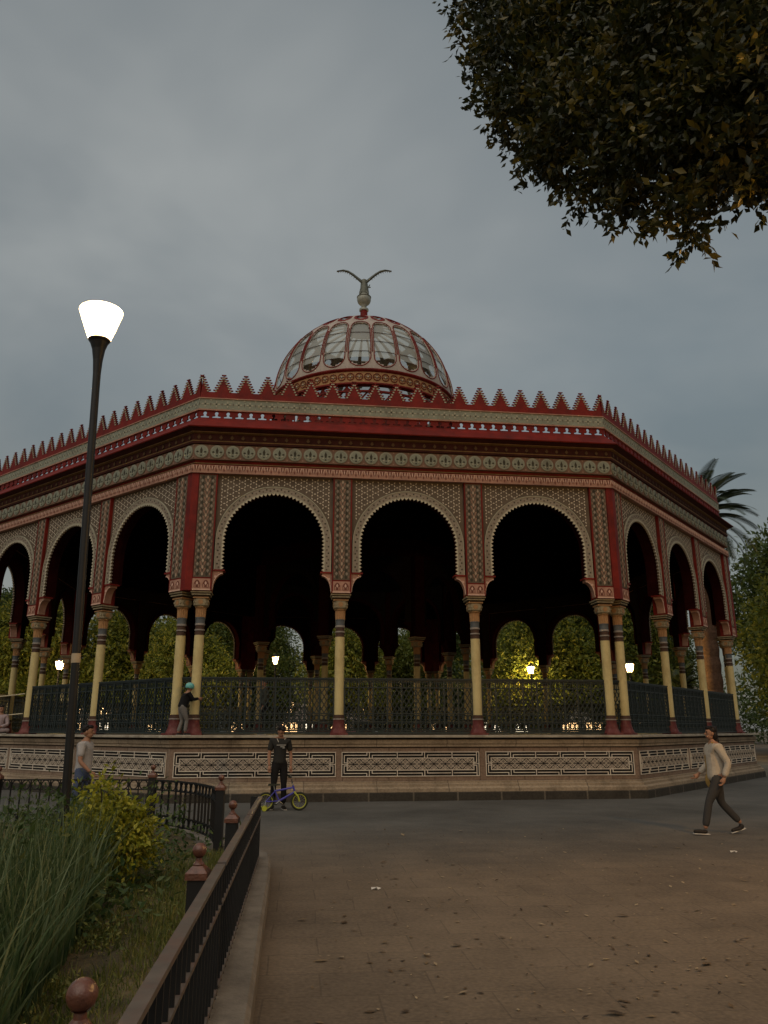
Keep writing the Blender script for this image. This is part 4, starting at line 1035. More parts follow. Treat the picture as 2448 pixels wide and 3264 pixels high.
# ---- bed planting
def blades(name, pts, hmin, hmax, w, m, lean=(0, 0), segs=4, bend=.5):
    n = len(pts); V = []; F = []; T = []
    for (x, y, z) in pts:
        h = hmin+(hmax-hmin)*random.random(); a = random.random()*2*PI; bx = math.cos(a)*bend*random.random()+lean[0]; by = math.sin(a)*bend*random.random()+lean[1]; t = random.random(); k = len(V); aw = random.random()*PI; wx, wy = math.cos(aw)*w, math.sin(aw)*w
        for s in range(segs+1):
            u = s/segs; ww = (1-u**1.6)*(.7+.3*t); q = h*(u-.18*u*u*abs(bx)); px = x+bx*h*u*u; py = y+by*h*u*u; V += [(px-wx*ww, py-wy*ww, z+q), (px+wx*ww, py+wy*ww, z+q)]
        for s in range(segs): F.append((k+2*s, k+2*s+1, k+2*s+3, k+2*s+2)); T.append(min(1, max(0, t*.8+.2*random.random())))
    me = bpy.data.meshes.new(name); me.from_pydata(V, [], F); me.materials.append(m); A = me.attributes.new('tint', 'FLOAT', 'FACE'); A.data.foreach_set('value', T); return me
pts = []
for i in range(3400):
    f = 3.1+4.6*random.random()**.9; l = -(.30+.215*f)-.95*abs(random.gauss(0, .8))-.55
    c = W(l, f, .14); pts.append((c.x, c.y, c.z))
og = part('ornamental_grass', blades('ornamental_grass', pts, .22, .98, .0105, GRASSM, lean=(.03, -.02), segs=6, bend=.6)); tag(og, 'tall clump of long thin green grass filling the left of the flower bed', 'grass plant')
cl = []
for i in range(26):
    a = random.random()*2*PI; q = .34*math.sqrt(random.random()); c = W(-2.60+q*math.cos(a), 8.0+q*.8*math.sin(a), 0); cl.append((c.x, c.y, .45+.40*random.random()*(1-q), .12+.05*random.random()))
for dz in (.9, 1.0, 1.08): c = W(-2.72, 7.9, dz); cl.append((c.x, c.y, c.z, .07))
ys = thing('yellow_shrub', 'low bush of bright yellow-green leaves in the flower bed', 'shrub', W(-2.62, 8.0, .13))
under(ys, part('leaves', leaf_mesh('leaves', cl, LF_YEL, .062, 15000, twig=8, spread=.5, shell=.3, up=.3, aspect=.5), ys))
b = MB()
for c in cl[::2]: b.tube([W(-2.62, 8.0, .12), Vector(c[:3])*.5+W(-2.62, 8, .25)*.5, c[:3]], [.014, .01, .006], BARK, 5)
under(ys, b.build('stems', ys))
cl = []
for i in range(90):
    f = 6.2+5.5*random.random(); l = -1.5-.06*f-random.random()*(1.0+.25*(f-6)); c = W(l, f, 0)
    if (l+2.62)**2+(f-8)**2 < .12: continue
    cl.append((c.x, c.y, .17+.12*random.random(), .12+.13*random.random()))
for i in range(60):
    f = 8.8+3.6*random.random(); l = -3.3-5.5*random.random(); c = W(l, f, 0); cl.append((c.x, c.y, .25+.5*random.random()**1.5, .2+.15*random.random()))
for i in range(75):
    f = 3.6+4.6*random.random(); l = -(.30+.20*f)-.9-1.8*random.random(); c = W(l, f, 0); cl.append((c.x, c.y, .35+.55*random.random(), .10+.09*random.random()))
tag(part('ground_cover', leaf_mesh('ground_cover', cl, LF_LOW, .075, 1500, twig=7, spread=.6, shell=.2, up=.4)), 'low leafy green plants covering the flower bed floor', 'plants', kind='stuff')
pts = []
for i in range(34000):
    f = 1.8+8.4*random.random(); l = fl(f)-.14-3.0*random.random()**1.4
    if math.sin(l*4.1+f*1.7)+math.sin(f*2.9-l*2.2)+.9*math.sin(f*.9+1) > 1.35: continue
    c = W(l, f, .13); pts.append((c.x, c.y, c.z))
tag(part('bed_grass', blades('bed_grass', pts, .04, .13, .005, LAWNM, segs=2, bend=.9)), 'short yellowish grass growing along the fence in the flower bed', 'grass', kind='stuff')
cl = []
for i in range(40):
    f = 2.0+5.5*random.random(); l = fl(f)-.25-2.0*random.random(); c = W(l, f, .14); cl.append((c.x, c.y, .15, .10+.08*random.random()))
tag(part('creeping_weeds', leaf_mesh('creeping_weeds', cl, LAWNM, .035, 5200, twig=6, spread=.7, shell=.2, up=.6, squash=.3)), 'small creeping weeds scattered over the bed soil near the fence', 'weeds', kind='stuff')
b = MB(); STK = mat('dry_stalk', (.26, .23, .09), .7, .2, 10)
b.tube([W(-1.0, 2.35, .12), W(-1.07, 2.45, .62), W(-1.09, 2.46, .78)], [.009, .008, .007], STK, 6); b.tube([W(-1.09, 2.46, .78), W(-.99, 2.45, .815)], [.007, .004], STK, 6)
tag(b.build('broken_stalk'), 'pale bent dry stalk standing in the bed near the nearest ball post', 'stalk')

# ---- leaves and litter on the paving
V = []; F = []; T = []
for i in range(1000):
    f = 4.4+9.5*random.random()**1.2; l = -.75+(.56*f+.9)*random.random()**.75; s = (.012+.026*random.random()**2)*(1 if random.random() < .93 else 1.8); a = random.random()*2*PI; c = W(l, f, .006); d = Vector((math.cos(a), math.sin(a), 0)); e = Vector((-d.y, d.x, 0))*.45; k = len(V); up = .3*s*random.random()
    V += [tuple(c-d*s), tuple(c+e*s+Vector((0, 0, up))), tuple(c+d*s+Vector((0, 0, up*1.5))), tuple(c-e*s+Vector((0, 0, up)))]; F.append((k, k+1, k+2, k+3)); T.append(random.random()**.8)
me = bpy.data.meshes.new('fallen_leaves'); me.from_pydata(V, [], F); me.materials.append(leafmat('fallen_leaf', (.02, .013, .009), (.11, .07, .035), (.33, .26, .16), .1, .7)); A = me.attributes.new('tint', 'FLOAT', 'FACE'); A.data.foreach_set('value', T)
tag(part('fallen_leaves', me), 'small dry leaves scattered over the brown paving', 'leaves', kind='stuff')
PAPER = mat('white_paper', (.50, .48, .44), .8, .08, 20)
def litter(x, y, s, lab):
    r = ray(x, y); c = CAM+r*((.005-CAM.z)/r.z); b = MB(); a = random.random()*3
    pts = [(s*(1+.35*math.sin(5*t+a))*math.cos(t), .55*s*(1+.3*math.cos(3*t+a))*math.sin(t), .012*(1+math.sin(3*t))) for t in [2*PI*i/9 for i in range(9)]]
    b.add(pts+[(0, 0, .022)], [(i, (i+1) % 9, 9) for i in range(9)], PAPER); o = b.build('litter', None, c); tag(o, lab, 'litter', 'scraps of litter on the paving')
litter(1197, 2835, .045, 'white scrap of paper alone in the middle of the paving'); litter(2338, 2717, .045, 'white scrap of paper below the walking person at right')

# ================================================================== PEOPLE
def skin(chains, sub=2):
    """chains of (x, y, z, r); joints with equal coordinates are shared. Returns a smooth tapered mesh"""
    vs = []; rs = []; es = []; ix = {}
    for c in chains:
        prev = None
        for x, y, z, r in c:
            k = (round(x, 4), round(y, 4), round(z, 4))
            if k not in ix: ix[k] = len(vs); vs.append((x, y, z)); rs.append(r)
            if prev is not None and prev != ix[k]: es.append((prev, ix[k]))
            prev = ix[k]
    me = bpy.data.meshes.new('skin'); me.from_pydata(vs, es, []); ob = bpy.data.objects.new('skin', me); COL.objects.link(ob)
    md = ob.modifiers.new('skin', 'SKIN'); md.use_smooth_shade = True
    if not me.skin_vertices: 
        bm = bmesh.new(); bm.from_mesh(me); bm.verts.layers.skin.verify(); bm.to_mesh(me); bm.free()
    for i, r in enumerate(rs):
        sv = me.skin_vertices[0].data[i]; sv.radius = r if isinstance(r, tuple) else (r, r); sv.use_root = (i == 0)
    if sub: sm = ob.modifiers.new('sub', 'SUBSURF'); sm.levels = sub; sm.render_levels = sub
    out = bpy.data.meshes.new_from_object(ob.evaluated_get(bpy.context.evaluated_depsgraph_get()))
    bpy.data.objects.remove(ob); bpy.data.meshes.remove(me); return out
SKIN = mat('skin', (.30, .16, .10), .55, .1, 10); HAIR = mat('black_hair', (.012, .009, .008), .5, .2, 30); EYE = mat('dark_eye', (.015, .012, .01), .3, .1, 5)
LIP = mat('lip', (.24, .09, .07), .5, .1, 10); SHOE = mat('dark_shoe', (.02, .016, .014), .5, .2, 10); SOLE = mat('pale_sole', (.55, .52, .47), .6, .1, 10)
def cloth(n, c, v=.12): return mat(n, c, .9, v, 18, bump=.3, bscale=60)
BASE = dict(pel=(0, 0, .95), waist=(0, .005, 1.10), chest=(0, .005, 1.30), top=(0, 0, 1.43), neck=(0, .01, 1.50), head=(0, .025, 1.645),
            shL=(-.175, 0, 1.42), elL=(-.225, -.02, 1.13), wrL=(-.235, .05, .89), shR=(.175, 0, 1.42), elR=(.225, -.02, 1.13), wrR=(.235, .05, .89),
            hiL=(-.09, 0, .90), knL=(-.10, .03, .50), anL=(-.105, -.01, .085), toL=(-.125, .15, .035), hiR=(.09, 0, .90), knR=(.10, .03, .50), anR=(.105, -.01, .085), toR=(.125, .15, .035))
def person(label, loc, rz, H, pose, top_m, leg_m, sleeve=.45, shoe_m=None, hair='short', female=False, group=None, yaw=0.0, pitch=0.0, top_drop=.0, extras=None, wide=1.0):
    """faces +y before rotation; joints given for a 1.75 m body"""
    s = H/1.75; J = {k: Vector(v) for k, v in {**BASE, **pose}.items()}
    q = lambda k, r: (J[k].x*s, J[k].y*s, J[k].z*s, (r if not isinstance(r, tuple) else r) * s if not isinstance(r, tuple) else (r[0]*s, r[1]*s))
    mid = lambda a, b_, t, r: (*(J[a].lerp(J[b_], t)*s), r*s)
    t = thing('person', label, 'person', loc, rz, group); w = wide
    trunk = [q('pel', .135*w), q('waist', .115*w), q('chest', .135*w), q('top', .105), q('neck', .056), (*(J['neck'].lerp(J['head'], .45)*s), .058*s)]
    ch = [trunk]
    for S in 'LR':
        ch.append([q('top', .105), q('sh'+S, .062), mid('sh'+S, 'el'+S, .4, .05), q('el'+S, .04), mid('el'+S, 'wr'+S, .3, .041), q('wr'+S, .027)])
        ch.append([q('pel', .135*w), q('hi'+S, .095*w), mid('hi'+S, 'kn'+S, .5, .078*w), q('kn'+S, .056), mid('kn'+S, 'an'+S, .35, .055), q('an'+S, .036)])
    b = MB(); b.me(skin(ch), SKIN)
    R = Matrix.Translation(J['head']*s) @ Matrix.Rotation(yaw, 4, 'Z') @ Matrix.Rotation(pitch, 4, 'X') @ Matrix.Scale(s, 4)
    def ell(c, r, m, n=14, k=10): 
        h = MB(); h.sphere((0, 0, 0), 1, m, n, k); b.add([R @ Vector((c[0]+v[0]*r[0], c[1]+v[1]*r[1], c[2]+v[2]*r[2])) for v in h.v], h.f, m, smooth=True)
    ell((0, 0, .015), (.074, .092, .100), SKIN, 18, 14); ell((0, .028, -.05), (.056, .062, .064), SKIN)
    ell((0, .098, -.012), (.013, .02, .022), SKIN, 8, 6); 
    for e in (-1, 1): ell((e*.03, .084, .012), (.0125, .008, .008), EYE, 8, 6); ell((e*.075, 0, -.005), (.010, .02, .03), SKIN, 8, 6); ell((e*.03, .086, .032), (.018, .008, .004), HAIR, 8, 4)
    ell((0, .088, -.058), (.024, .008, .008), LIP, 8, 6)
    for S, sg in (('L', -1), ('R', 1)):     # hands: palm, four bent fingers, a thumb from the side of the palm
        a = J['wr'+S]; d = (a-J['el'+S]).normalized(); side = d.cross(Vector((0, 1, 0))); side = side.normalized() if side.length > .1 else Vector((1, 0, 0)); n = side.cross(d).normalized()
        if n.y < 0: n = -n
        pm = a+d*.05; b.tube([p_*s for p_ in (a, a+d*.03, a+d*.07, a+d*.09)], [.026*s, .036*s, .038*s, .03*s], SKIN, 8)
        for i, ln in enumerate((.068, .078, .072, .056)):
            o = a+d*.08+side*(i-1.5)*.019; m1 = o+d*ln*.5+n*.006; m2 = m1+d*ln*.35+n*.02; m3 = m2+d*ln*.12+n*.018
            b.tube([p_*s for p_ in (o, m1, m2, m3)], [.0095*s, .009*s, .008*s, .006*s], SKIN, 6)
        th = a+d*.03+n*.03; b.tube([p_*s for p_ in (a+d*.025+n*.012, th+d*.01, th+d*.04+n*.012, th+d*.06+n*.012)], [.013*s, .011*s, .010*s, .007*s], SKIN, 6)
    b.build('body', t)
    # shirt, trousers, shoes
    g = .018
    st = [(*(J['pel']*s+Vector((0, 0, (-.03-top_drop)*s))), (.152*w+g)*s), (*((J['pel']*.6+J['waist']*.4)*s), (.138*w+g)*s), q('waist', .128*w+g), q('chest', .14*w+g), q('top', .10+g), (*(J['top'].lerp(J['neck'], .55)*s), .066*s)]
    sc_ = [st]
    for S in 'LR':
        c = [q('top', .10+g), q('sh'+S, .064+g), mid('sh'+S, 'el'+S, .4, .052+g)]
        c += [mid('sh'+S, 'el'+S, .8, .052+g)] if sleeve < .9 else [q('el'+S, .043+g), mid('el'+S, 'wr'+S, .4, .04+g), mid('el'+S, 'wr'+S, .93, .032+g)]
        sc_.append(c)
    o = MB(); o.me(skin(sc_), top_m); o.build('shirt', t)
    lc = []
    for S in 'LR': lc.append([q('pel', .138*w+.010), q('hi'+S, .10*w+.01), mid('hi'+S, 'kn'+S, .5, .08*w+.014), q('kn'+S, .066), mid('kn'+S, 'an'+S, .4, .068), mid('kn'+S, 'an'+S, .93, .062)])
    o = MB(); o.me(skin([[q('waist', .128*w+.006), q('pel', .142*w+.012)]]+lc), leg_m); o.build('trousers', t)
    for S in 'LR':
        A, T = J['an'+S], J['to'+S]; f = (T-A); f.z = 0; f = f.normalized(); heel = A-f*.05; heel.z = A.z-.045
        o = MB(); o.me(skin([[(*(A*s), .048*s), (*(heel.lerp(T, .25)*s), .05*s), (*(heel.lerp(T, .65)*s), .046*s), (*((T+f*.06)*s), .034*s)]]), shoe_m or SHOE)
        z = (min(A.z-.085, T.z-.035))*s; dn = Vector((0, 0, T.z-A.z))
        p0, p1 = (heel-f*.01)*s, (T+f*.055)*s; p0.z = (A.z-.076)*s; p1.z = (T.z-.027)*s; o.bar(p0, p1, .07*s, SOLE, h=.012*s); o.build('shoe', t)
    # hair
    o = MB()
    def hl(c, r, n=16, k=10):
        h = MB(); h.sphere((0, 0, 0), 1, HAIR, n, k); o.add([R @ Vector((c[0]+v[0]*r[0], c[1]+v[1]*r[1], c[2]+v[2]*r[2])) for v in h.v], h.f, HAIR, smooth=True)
    if hair:
        hl((0, -.022, .045), (.083, .092, .086)); hl((0, .035, .085), (.066, .06, .038))
        for i in range(14): a = i*2.4; hl((.06*math.cos(a), -.02+.07*math.sin(a), .075+.03*math.sin(a*3)), (.026, .026, .022), 8, 5)
        if hair == 'long': hl((0, -.05, -.04), (.085, .06, .12)); hl((0, -.075, -.15), (.075, .045, .12))
        o.build('hair', t)
    if extras: extras(t, J, s, R)
    return t
BLK = cloth('charcoal_shirt', (.026, .025, .022)); TRB = cloth('black_trousers', (.014, .013, .013)); JKT = cloth('black_jacket', (.010, .010, .011)); GPT = cloth('grey_trousers', (.16, .15, .14))
PNK = cloth('pinkish_grey_jumper', (.33, .26, .27)); PALE = cloth('pale_grey_top', (.42, .37, .30)); DKG = cloth('dark_grey_leggings', (.045, .042, .040)); STR = cloth('grey_striped_shirt', (.36, .34, .33)); JEAN = cloth('blue_jeans', (.07, .09, .15)); TEALM = mat('teal_helmet_shell', (.14, .42, .40), .35, .2, 12); TEALJ = cloth('teal_jacket', (.10, .34, .28)); OCH = cloth('ochre_bag_cloth', (.34, .22, .07))

# man with the child's bicycle
def man_extra(t, J, s, R):
    b = MB(); c = J['top']*s
    b.tube([c+Vector((x, .105*s+.03*s*(1-abs(x)/.09), .06*s-.13*s*(1-(x/.09)**2))) for x in [(-.09+.18*i/10)*s for i in range(11)]], .006*s, mat('pale_cord', (.6, .58, .5), .6, .1, 10), 5); b.build('necklace', t)
    b = MB(); P = mat('shirt_print', (.30, .29, .26), .8, .1, 20)
    c = J['chest']*s; y = (.14+.018)*s+.012
    for z, x0, x1 in ((.03, -.10, .10), (-.005, -.07, .02), (-.03, -.08, -.03)): b.box(c.x+x0*s, c.x+x1*s, c.y+y-.006, c.y+y+.004, c.z+z*s, c.z+(z+.018)*s, P)
    b.build('shirt_print', t)
man = person('man in dark T-shirt and black trousers standing over a child\'s bicycle, head bent down', W(-2.20, 17.22), PI-YAW+.25, 1.68, dict(head=(-.0, .075, 1.625), neck=(0, .02, 1.50), elL=(-.24, .0, 1.14), wrL=(-.235, .08, .90), elR=(.24, .0, 1.14), wrR=(.235, .08, .90), anL=(-.11, -.01, .085), anR=(.12, -.12, .085), toR=(.16, .04, .035), knR=(.12, .03, .5), pel=(.015, 0, .95), shL=(-.175, .03, 1.41), shR=(.18, -.01, 1.43)), BLK, TRB, .45, yaw=.45, pitch=-.6, extras=man_extra)

# child's bicycle
PURP = mat('purple_frame_paint', (.05, .045, .32), .35, .15, 8, spec=.5); LIME = mat('lime_yellow_paint', (.40, .42, .035), .4, .15, 8, spec=.5); TYRE = mat('tyre_rubber', (.03, .032, .022), .8, .2, 20); CHROME = mat('grey_metal', (.35, .35, .34), .3, .1, 10, metal=.8)
f0, f1 = W(-2.42, 16.93), W(-1.74, 17.0); dirn = (f1-f0).normalized()
bk = thing('bicycle', 'small purple child\'s bicycle with lime yellow fork and wheels in front of the standing man', 'bicycle', f0, math.atan2(dirn.y, dirn.x)); L_ = (f1-f0).length; r = .178
def wheel(x, steer=0.0):
    b = MB(); b.tube([((r-.018)*math.cos(t), 0, (r-.018)*math.sin(t)) for t in [2*PI*i/32 for i in range(33)]], .022, TYRE, 8, cap=False); w = b.build('wheel', bk, (x, 0, r+.004)); w.rotation_euler = (0, 0, steer)
    b = MB(); b.tube([((r-.042)*math.cos(t), 0, (r-.042)*math.sin(t)) for t in [2*PI*i/32 for i in range(33)]], .012, LIME, 6, cap=False); part('rim', b.mesh('rim'), w)
    b = MB(); b.tube([(0, -.04, 0), (0, .04, 0)], .02, CHROME, 8)
    for i in range(14): a = 2*PI*i/14; b.tube([(.015*math.cos(a+.5), .015*(-1)**i, .015*math.sin(a+.5)), ((r-.045)*math.cos(a), 0, (r-.045)*math.sin(a))], .0025, CHROME, 4)
    part('spokes', b.mesh('spokes'), w)
wheel(0); wheel(L_, .1)
b = MB(); bb = Vector((.27, 0, .19)); st_ = Vector((.17, 0, .40)); hd = Vector((L_-.13, 0, .45)); hd2 = Vector((L_-.10, 0, .36)); ax = Vector((0, 0, r))
for p_, q_, r_ in ((bb, st_, .016), (st_-Vector((0, 0, .02)), hd, .019), (bb, hd2, .022), (hd+Vector((-.01, 0, .04)), hd2-Vector((-.01, 0, .03)), .021)): b.tube([p_, q_], r_, PURP, 10)
for s_ in (-1, 1): b.tube([bb+Vector((0, s_*.02, 0)), ax+Vector((0, s_*.045, 0))], .011, PURP, 8); b.tube([st_+Vector((0, s_*.015, -.03)), ax+Vector((0, s_*.045, 0))], .010, PURP, 8)
b.build('frame', bk)
b = MB(); 
for s_ in (-1, 1): b.tube([hd2+Vector((.0, s_*.04, -.01)), Vector((L_-.03, s_*.05, r+.1)), Vector((L_, s_*.045, r))], .017, LIME, 8)
b.tube([hd2+Vector((0, -.05, 0)), hd2+Vector((0, .05, 0))], .02, LIME, 8); b.build('fork', bk)
b = MB(); b.tube([hd, hd+Vector((-.03, 0, .10))], .013, CHROME, 8); b.tube([hd+Vector((-.09, -.22, .22)), hd+Vector((-.05, -.13, .21)), hd+Vector((-.03, -.05, .10)), hd+Vector((-.03, .05, .10)), hd+Vector((-.05, .13, .21)), hd+Vector((-.09, .22, .22))], .011, CHROME, 8)
for s_ in (-1, 1): b.tube([hd+Vector((-.075, s_*.19, .217)), hd+Vector((-.105, s_*.26, .222))], .017, TYRE, 8)
b.build('handlebar', bk)
b = MB(); b.tube([st_, st_+Vector((-.02, 0, .09))], .013, CHROME, 8); b.hexa([st_+Vector(v) for v in ((-.14, -.06, .085), (.11, -.02, .09), (.11, .02, .09), (-.14, .06, .085), (-.13, -.05, .125), (.11, -.015, .115), (.11, .015, .115), (-.13, .05, .125))], TYRE); b.build('saddle', bk)
b = MB(); b.tube([bb+Vector((0, -.05, 0)), bb+Vector((0, .05, 0))], .02, CHROME, 8); b.lathe([(.0, -.004), (.06, -.004), (.06, .004), (0, .004)], CHROME, 16) if False else None
for s_ in (-1, 1): b.tube([bb+Vector((0, s_*.05, 0)), bb+Vector((s_*.07, s_*.055, -.06))], .009, CHROME, 6); c_ = bb+Vector((s_*.07, s_*.09, -.06)); b.box(c_.x-.035, c_.x+.035, c_.y-.03, c_.y+.03, c_.z-.01, c_.z+.01, TYRE)
b.build('cranks', bk)
for s_ in (-1, 1):      # stabilisers
    b = MB(); b.tube([(0, s_*.05, r), (-.02, s_*.13, .055)], .007, CHROME, 6); b.tube([(-.02, s_*.13, .055), (-.02, s_*.155, .055)], .05, LIME, 14); b.build('stabiliser', bk)

# child in a teal helmet on the plinth
def helm(t, J, s, R):
    b = MB(); h = MB(); h.sphere((0, 0, 0), 1, TEALM, 20, 12)
    vs = [Vector((v[0]*.135, -.015+v[1]*.155, .045+v[2]*.13)) for v in h.v]; b.add([R @ v for v in vs], [f for f in h.f if sum(vs[i].z for i in f)/4 > -.005], TEALM, smooth=True)
    for i in range(5): 
        a = -.6+.3*i; b.tube([R @ Vector((.135*1.01*math.sin(a)*math.cos(e), -.015+.155*1.01*math.sin(e), .045+.13*1.01*math.cos(a)*math.cos(e))) for e in [-1.1+2.2*j/10 for j in range(11)]], .008*s, mat('pale_teal_rib', (.30, .55, .52), .4, .1, 8), 5)
    b.build('helmet', t)
cp = W(-4.72, 18.90); cp.z = 1.468
person('small child in teal helmet and black jacket holding a column at the pavilion corner', cp, -PI/2+.5, 1.19, dict(pel=(0, -.06, .93), waist=(0, -.02, 1.08), chest=(0, .05, 1.27), top=(0, .10, 1.40), neck=(0, .13, 1.48), head=(0, .18, 1.60), shL=(-.165, .10, 1.39), shR=(.165, .10, 1.39), elL=(-.18, .28, 1.19), wrL=(-.10, .50, 1.21), elR=(.18, .26, 1.20), wrR=(.10, .48, 1.24), hiL=(-.08, -.06, .88), hiR=(.08, -.06, .88), knL=(-.09, .0, .49), knR=(.09, .10, .50), anL=(-.09, -.12, .085), anR=(.09, .06, .085), toL=(-.10, .03, .035), toR=(.10, .21, .035)), JKT, GPT, 1.0, hair='short', yaw=.0, pitch=-.15, extras=helm, wide=1.15)

# woman sitting on the plinth edge at the far left
wp = Vector((*rotz(7, -2.72, -13.50), 1.47))
person('dark haired woman in pinkish grey jumper sitting cross-legged on the plinth at far left', wp-Vector((0, 0, .86*1.6/1.75)), 7*PI/4+PI+.9, 1.6, dict(hiL=(-.10, .04, .93), hiR=(.10, .04, .93), knL=(-.34, .30, .98), knR=(.34, .30, .98), anL=(.10, .40, .935), anR=(-.10, .36, .935), toL=(.24, .40, .91), toR=(-.24, .36, .91), elL=(-.25, .08, 1.16), elR=(.25, .08, 1.16), wrL=(-.10, .30, 1.08), wrR=(.12, .30, 1.08)), PNK, cloth('grey_pink_trousers', (.24, .19, .19)), 1.0, hair='long', yaw=.5)

# walkers
def bag(t, J, s, R):
    b = MB(); c = Vector((.20, -.02, .86))*s; b.sphere(c, 1, OCH, 14, 10, (.07*s, .15*s, .17*s)); b.tube([c+Vector((0, .1, .12))*s, Vector((.05, .15, 1.25))*s, Vector((-.10, .06, 1.50))*s, Vector((-.05, -.14, 1.3))*s, c+Vector((0, -.1, .12))*s], .014*s, OCH, 6); b.build('shoulder_bag', t)
stride = dict(hiL=(-.085, .0, .90), hiR=(.085, 0, .90), knL=(-.09, .22, .53), anL=(-.09, .33, .095), toL=(-.10, .48, .06), knR=(.09, -.06, .50), anR=(.09, -.36, .17), toR=(.10, -.24, .045), elL=(-.24, -.12, 1.15), wrL=(-.24, -.02, .92), elR=(.25, .02, 1.14), wrR=(.24, .22, .96))
person('person in pale top with ochre shoulder bag and dark leggings striding to the left', W(5.36, 13.2), PI/2-YAW, 1.64, stride, PALE, DKG, 1.0, hair='long', extras=bag, top_drop=.10, wide=1.05)
person('person in grey striped shirt and blue jeans walking behind the ring fence', W(-5.15, 14.0), -PI/2-YAW, 1.66, stride, STR, JEAN, .45, hair='short')
person('distant person in teal jacket at the right edge, past the end of the pavilion', W(14.9, 30.5), PI-YAW, 1.6, {}, TEALJ, TRB, 1.0)
person('person in dark clothes standing on the pavilion floor behind the left railing', Vector((-3.6, -10.8, 1.468)), PI/2, 1.45, {}, cloth('dark_olive_jacket', (.05, .05, .04)), TRB, 1.0)

# ================================================================== FAR SIDE OF THE SQUARE
LITW = emis('lit_window', (1.0, .62, .28), 3.5); LITC = emis('lit_white_window', (1.0, .85, .62), 2.5)
def shop(lat, fwd, w, h, col, label, seed, rz=0.0):
    rr = random.Random(seed); t = thing('shop_building', label, 'building', W(lat, fwd), -YAW+rz)
    m = mat('wall_paint_%s' % 'abcdefg'[seed], col, .85, .15, 1.5, stain=tuple(c*.6 for c in col)); b = MB(); b.box(-w/2, w/2, 0, 8, 0, h, m); b.box(-w/2-.2, w/2+.2, -.3, 8, h, h+.35, m); b.build('wall', t)
    n = max(2, int(w/2.6))
    for i in range(n):
        x = -w/2+(i+.5)*w/n; b = MB(); ww = w/n*.36; lit = rr.random()
        b.box(x-ww, x+ww, -.06, .0, .1, 2.5, BLACKMET); o = b.build('shop_front', t)
        b = MB(); b.box(x-ww+.08, x+ww-.08, -.08, -.061, 1.3, 2.35, LITW if lit < .5 else (LITC if lit < .75 else BLACKR)); part('pane', b.mesh('pane'), o)
        b = MB(); b.box(x-.5, x+.5, -.05, 0, 3.2, 4.6, BLACKMET); o = b.build('window', t); b = MB(); b.box(x-.44, x+.44, -.07, -.051, 3.26, 4.54, LITW if rr.random() < .5 else BLACKR); part('pane', b.mesh('pane'), o)
shop(-30, 90, 18, 6, (.30, .24, .18), 'ochre two storey shop row far behind the left arches', 0); shop(-9, 88, 16, 5.6, (.35, .30, .26), 'grey shop row with lit fronts far behind the man', 1, .05)
shop(9, 90, 15, 6.2, (.28, .17, .13), 'brick red shop row far behind the middle railing', 2); shop(27, 88, 16, 5.8, (.33, .31, .27), 'pale shop row far behind the right railing', 3, -.05)
TAIL = emis('lit_tail_light', (1, .06, .03), 14); HEADL = emis('lit_headlight', (1, .93, .8), 40)
def car(lat, fwd, rz, col, label, front):
    t = thing('parked_car', label, 'car', W(lat, fwd), -YAW+rz, 'cars on the far street'); m = mat('car_paint_'+col[0], col[1], .3, .08, 3, spec=.6)
    P = [(-2.1, .35), (-2.15, .75), (-1.95, .92), (-1.2, 1.0), (-.6, 1.42), (.75, 1.45), (1.35, 1.02), (2.05, .9), (2.15, .6), (2.1, .32)]
    me = cut([P[::-1]], 1.66, -.83); b = MB(); b.me(me, m); b.build('body', t)
    b = MB(); b.me(cut([[(-1.1, 1.02), (-.55, 1.37), (.1, 1.38), (.1, 1.02)][::-1]], 1.70, -.85), BLACKR); b.me(cut([[(.18, 1.02), (.18, 1.38), (.7, 1.38), (1.2, 1.02)][::-1]], 1.70, -.85), BLACKR); b.build('window', t)
    for x in (-1.3, 1.35):
        for y in (-.78, .78):
            b = MB(); b.tube([(x, y-.1, .32), (x, y+.1, .32)], .32, TYRE, 16); w_ = b.build('wheel', t); b = MB(); b.tube([(x, y-.105, .32), (x, y+.105, .32)], .19, CHROME, 12); part('rim', b.mesh('rim'), w_)
    for y in (-.62, .62):
        b = MB(); b.box(-2.17, -2.08, y-.15, y+.15, .62, .76, HEADL if front else BLACKR); b.build('headlight', t); b = MB(); b.box(2.08, 2.17, y-.12, y+.12, .68, .82, TAIL if not front else BLACKR); b.build('tail_light', t)
car(-6.9, 78, -PI/2+.2, ('silver', (.4, .4, .4)), 'silver car with lit headlights on the far street, behind the man', True); car(-3.6, 76, PI/2+.3+PI, ('red', (.25, .03, .03)), 'dark red car with lit tail lights on the far street, left of the slim column', False) if False else car(-3.6, 76, -PI/2+.3+PI, ('red', (.25, .03, .03)), 'dark red car showing lit tail lights on the far street, left of the slim column', False)
car(4.2, 80, .1, ('white', (.6, .6, .58)), 'white car parked side on beyond the middle railing', True); car(-19.5, 75, -PI/2-.1, ('blue', (.05, .08, .16)), 'dark blue car with headlights on, behind the left railing', True)

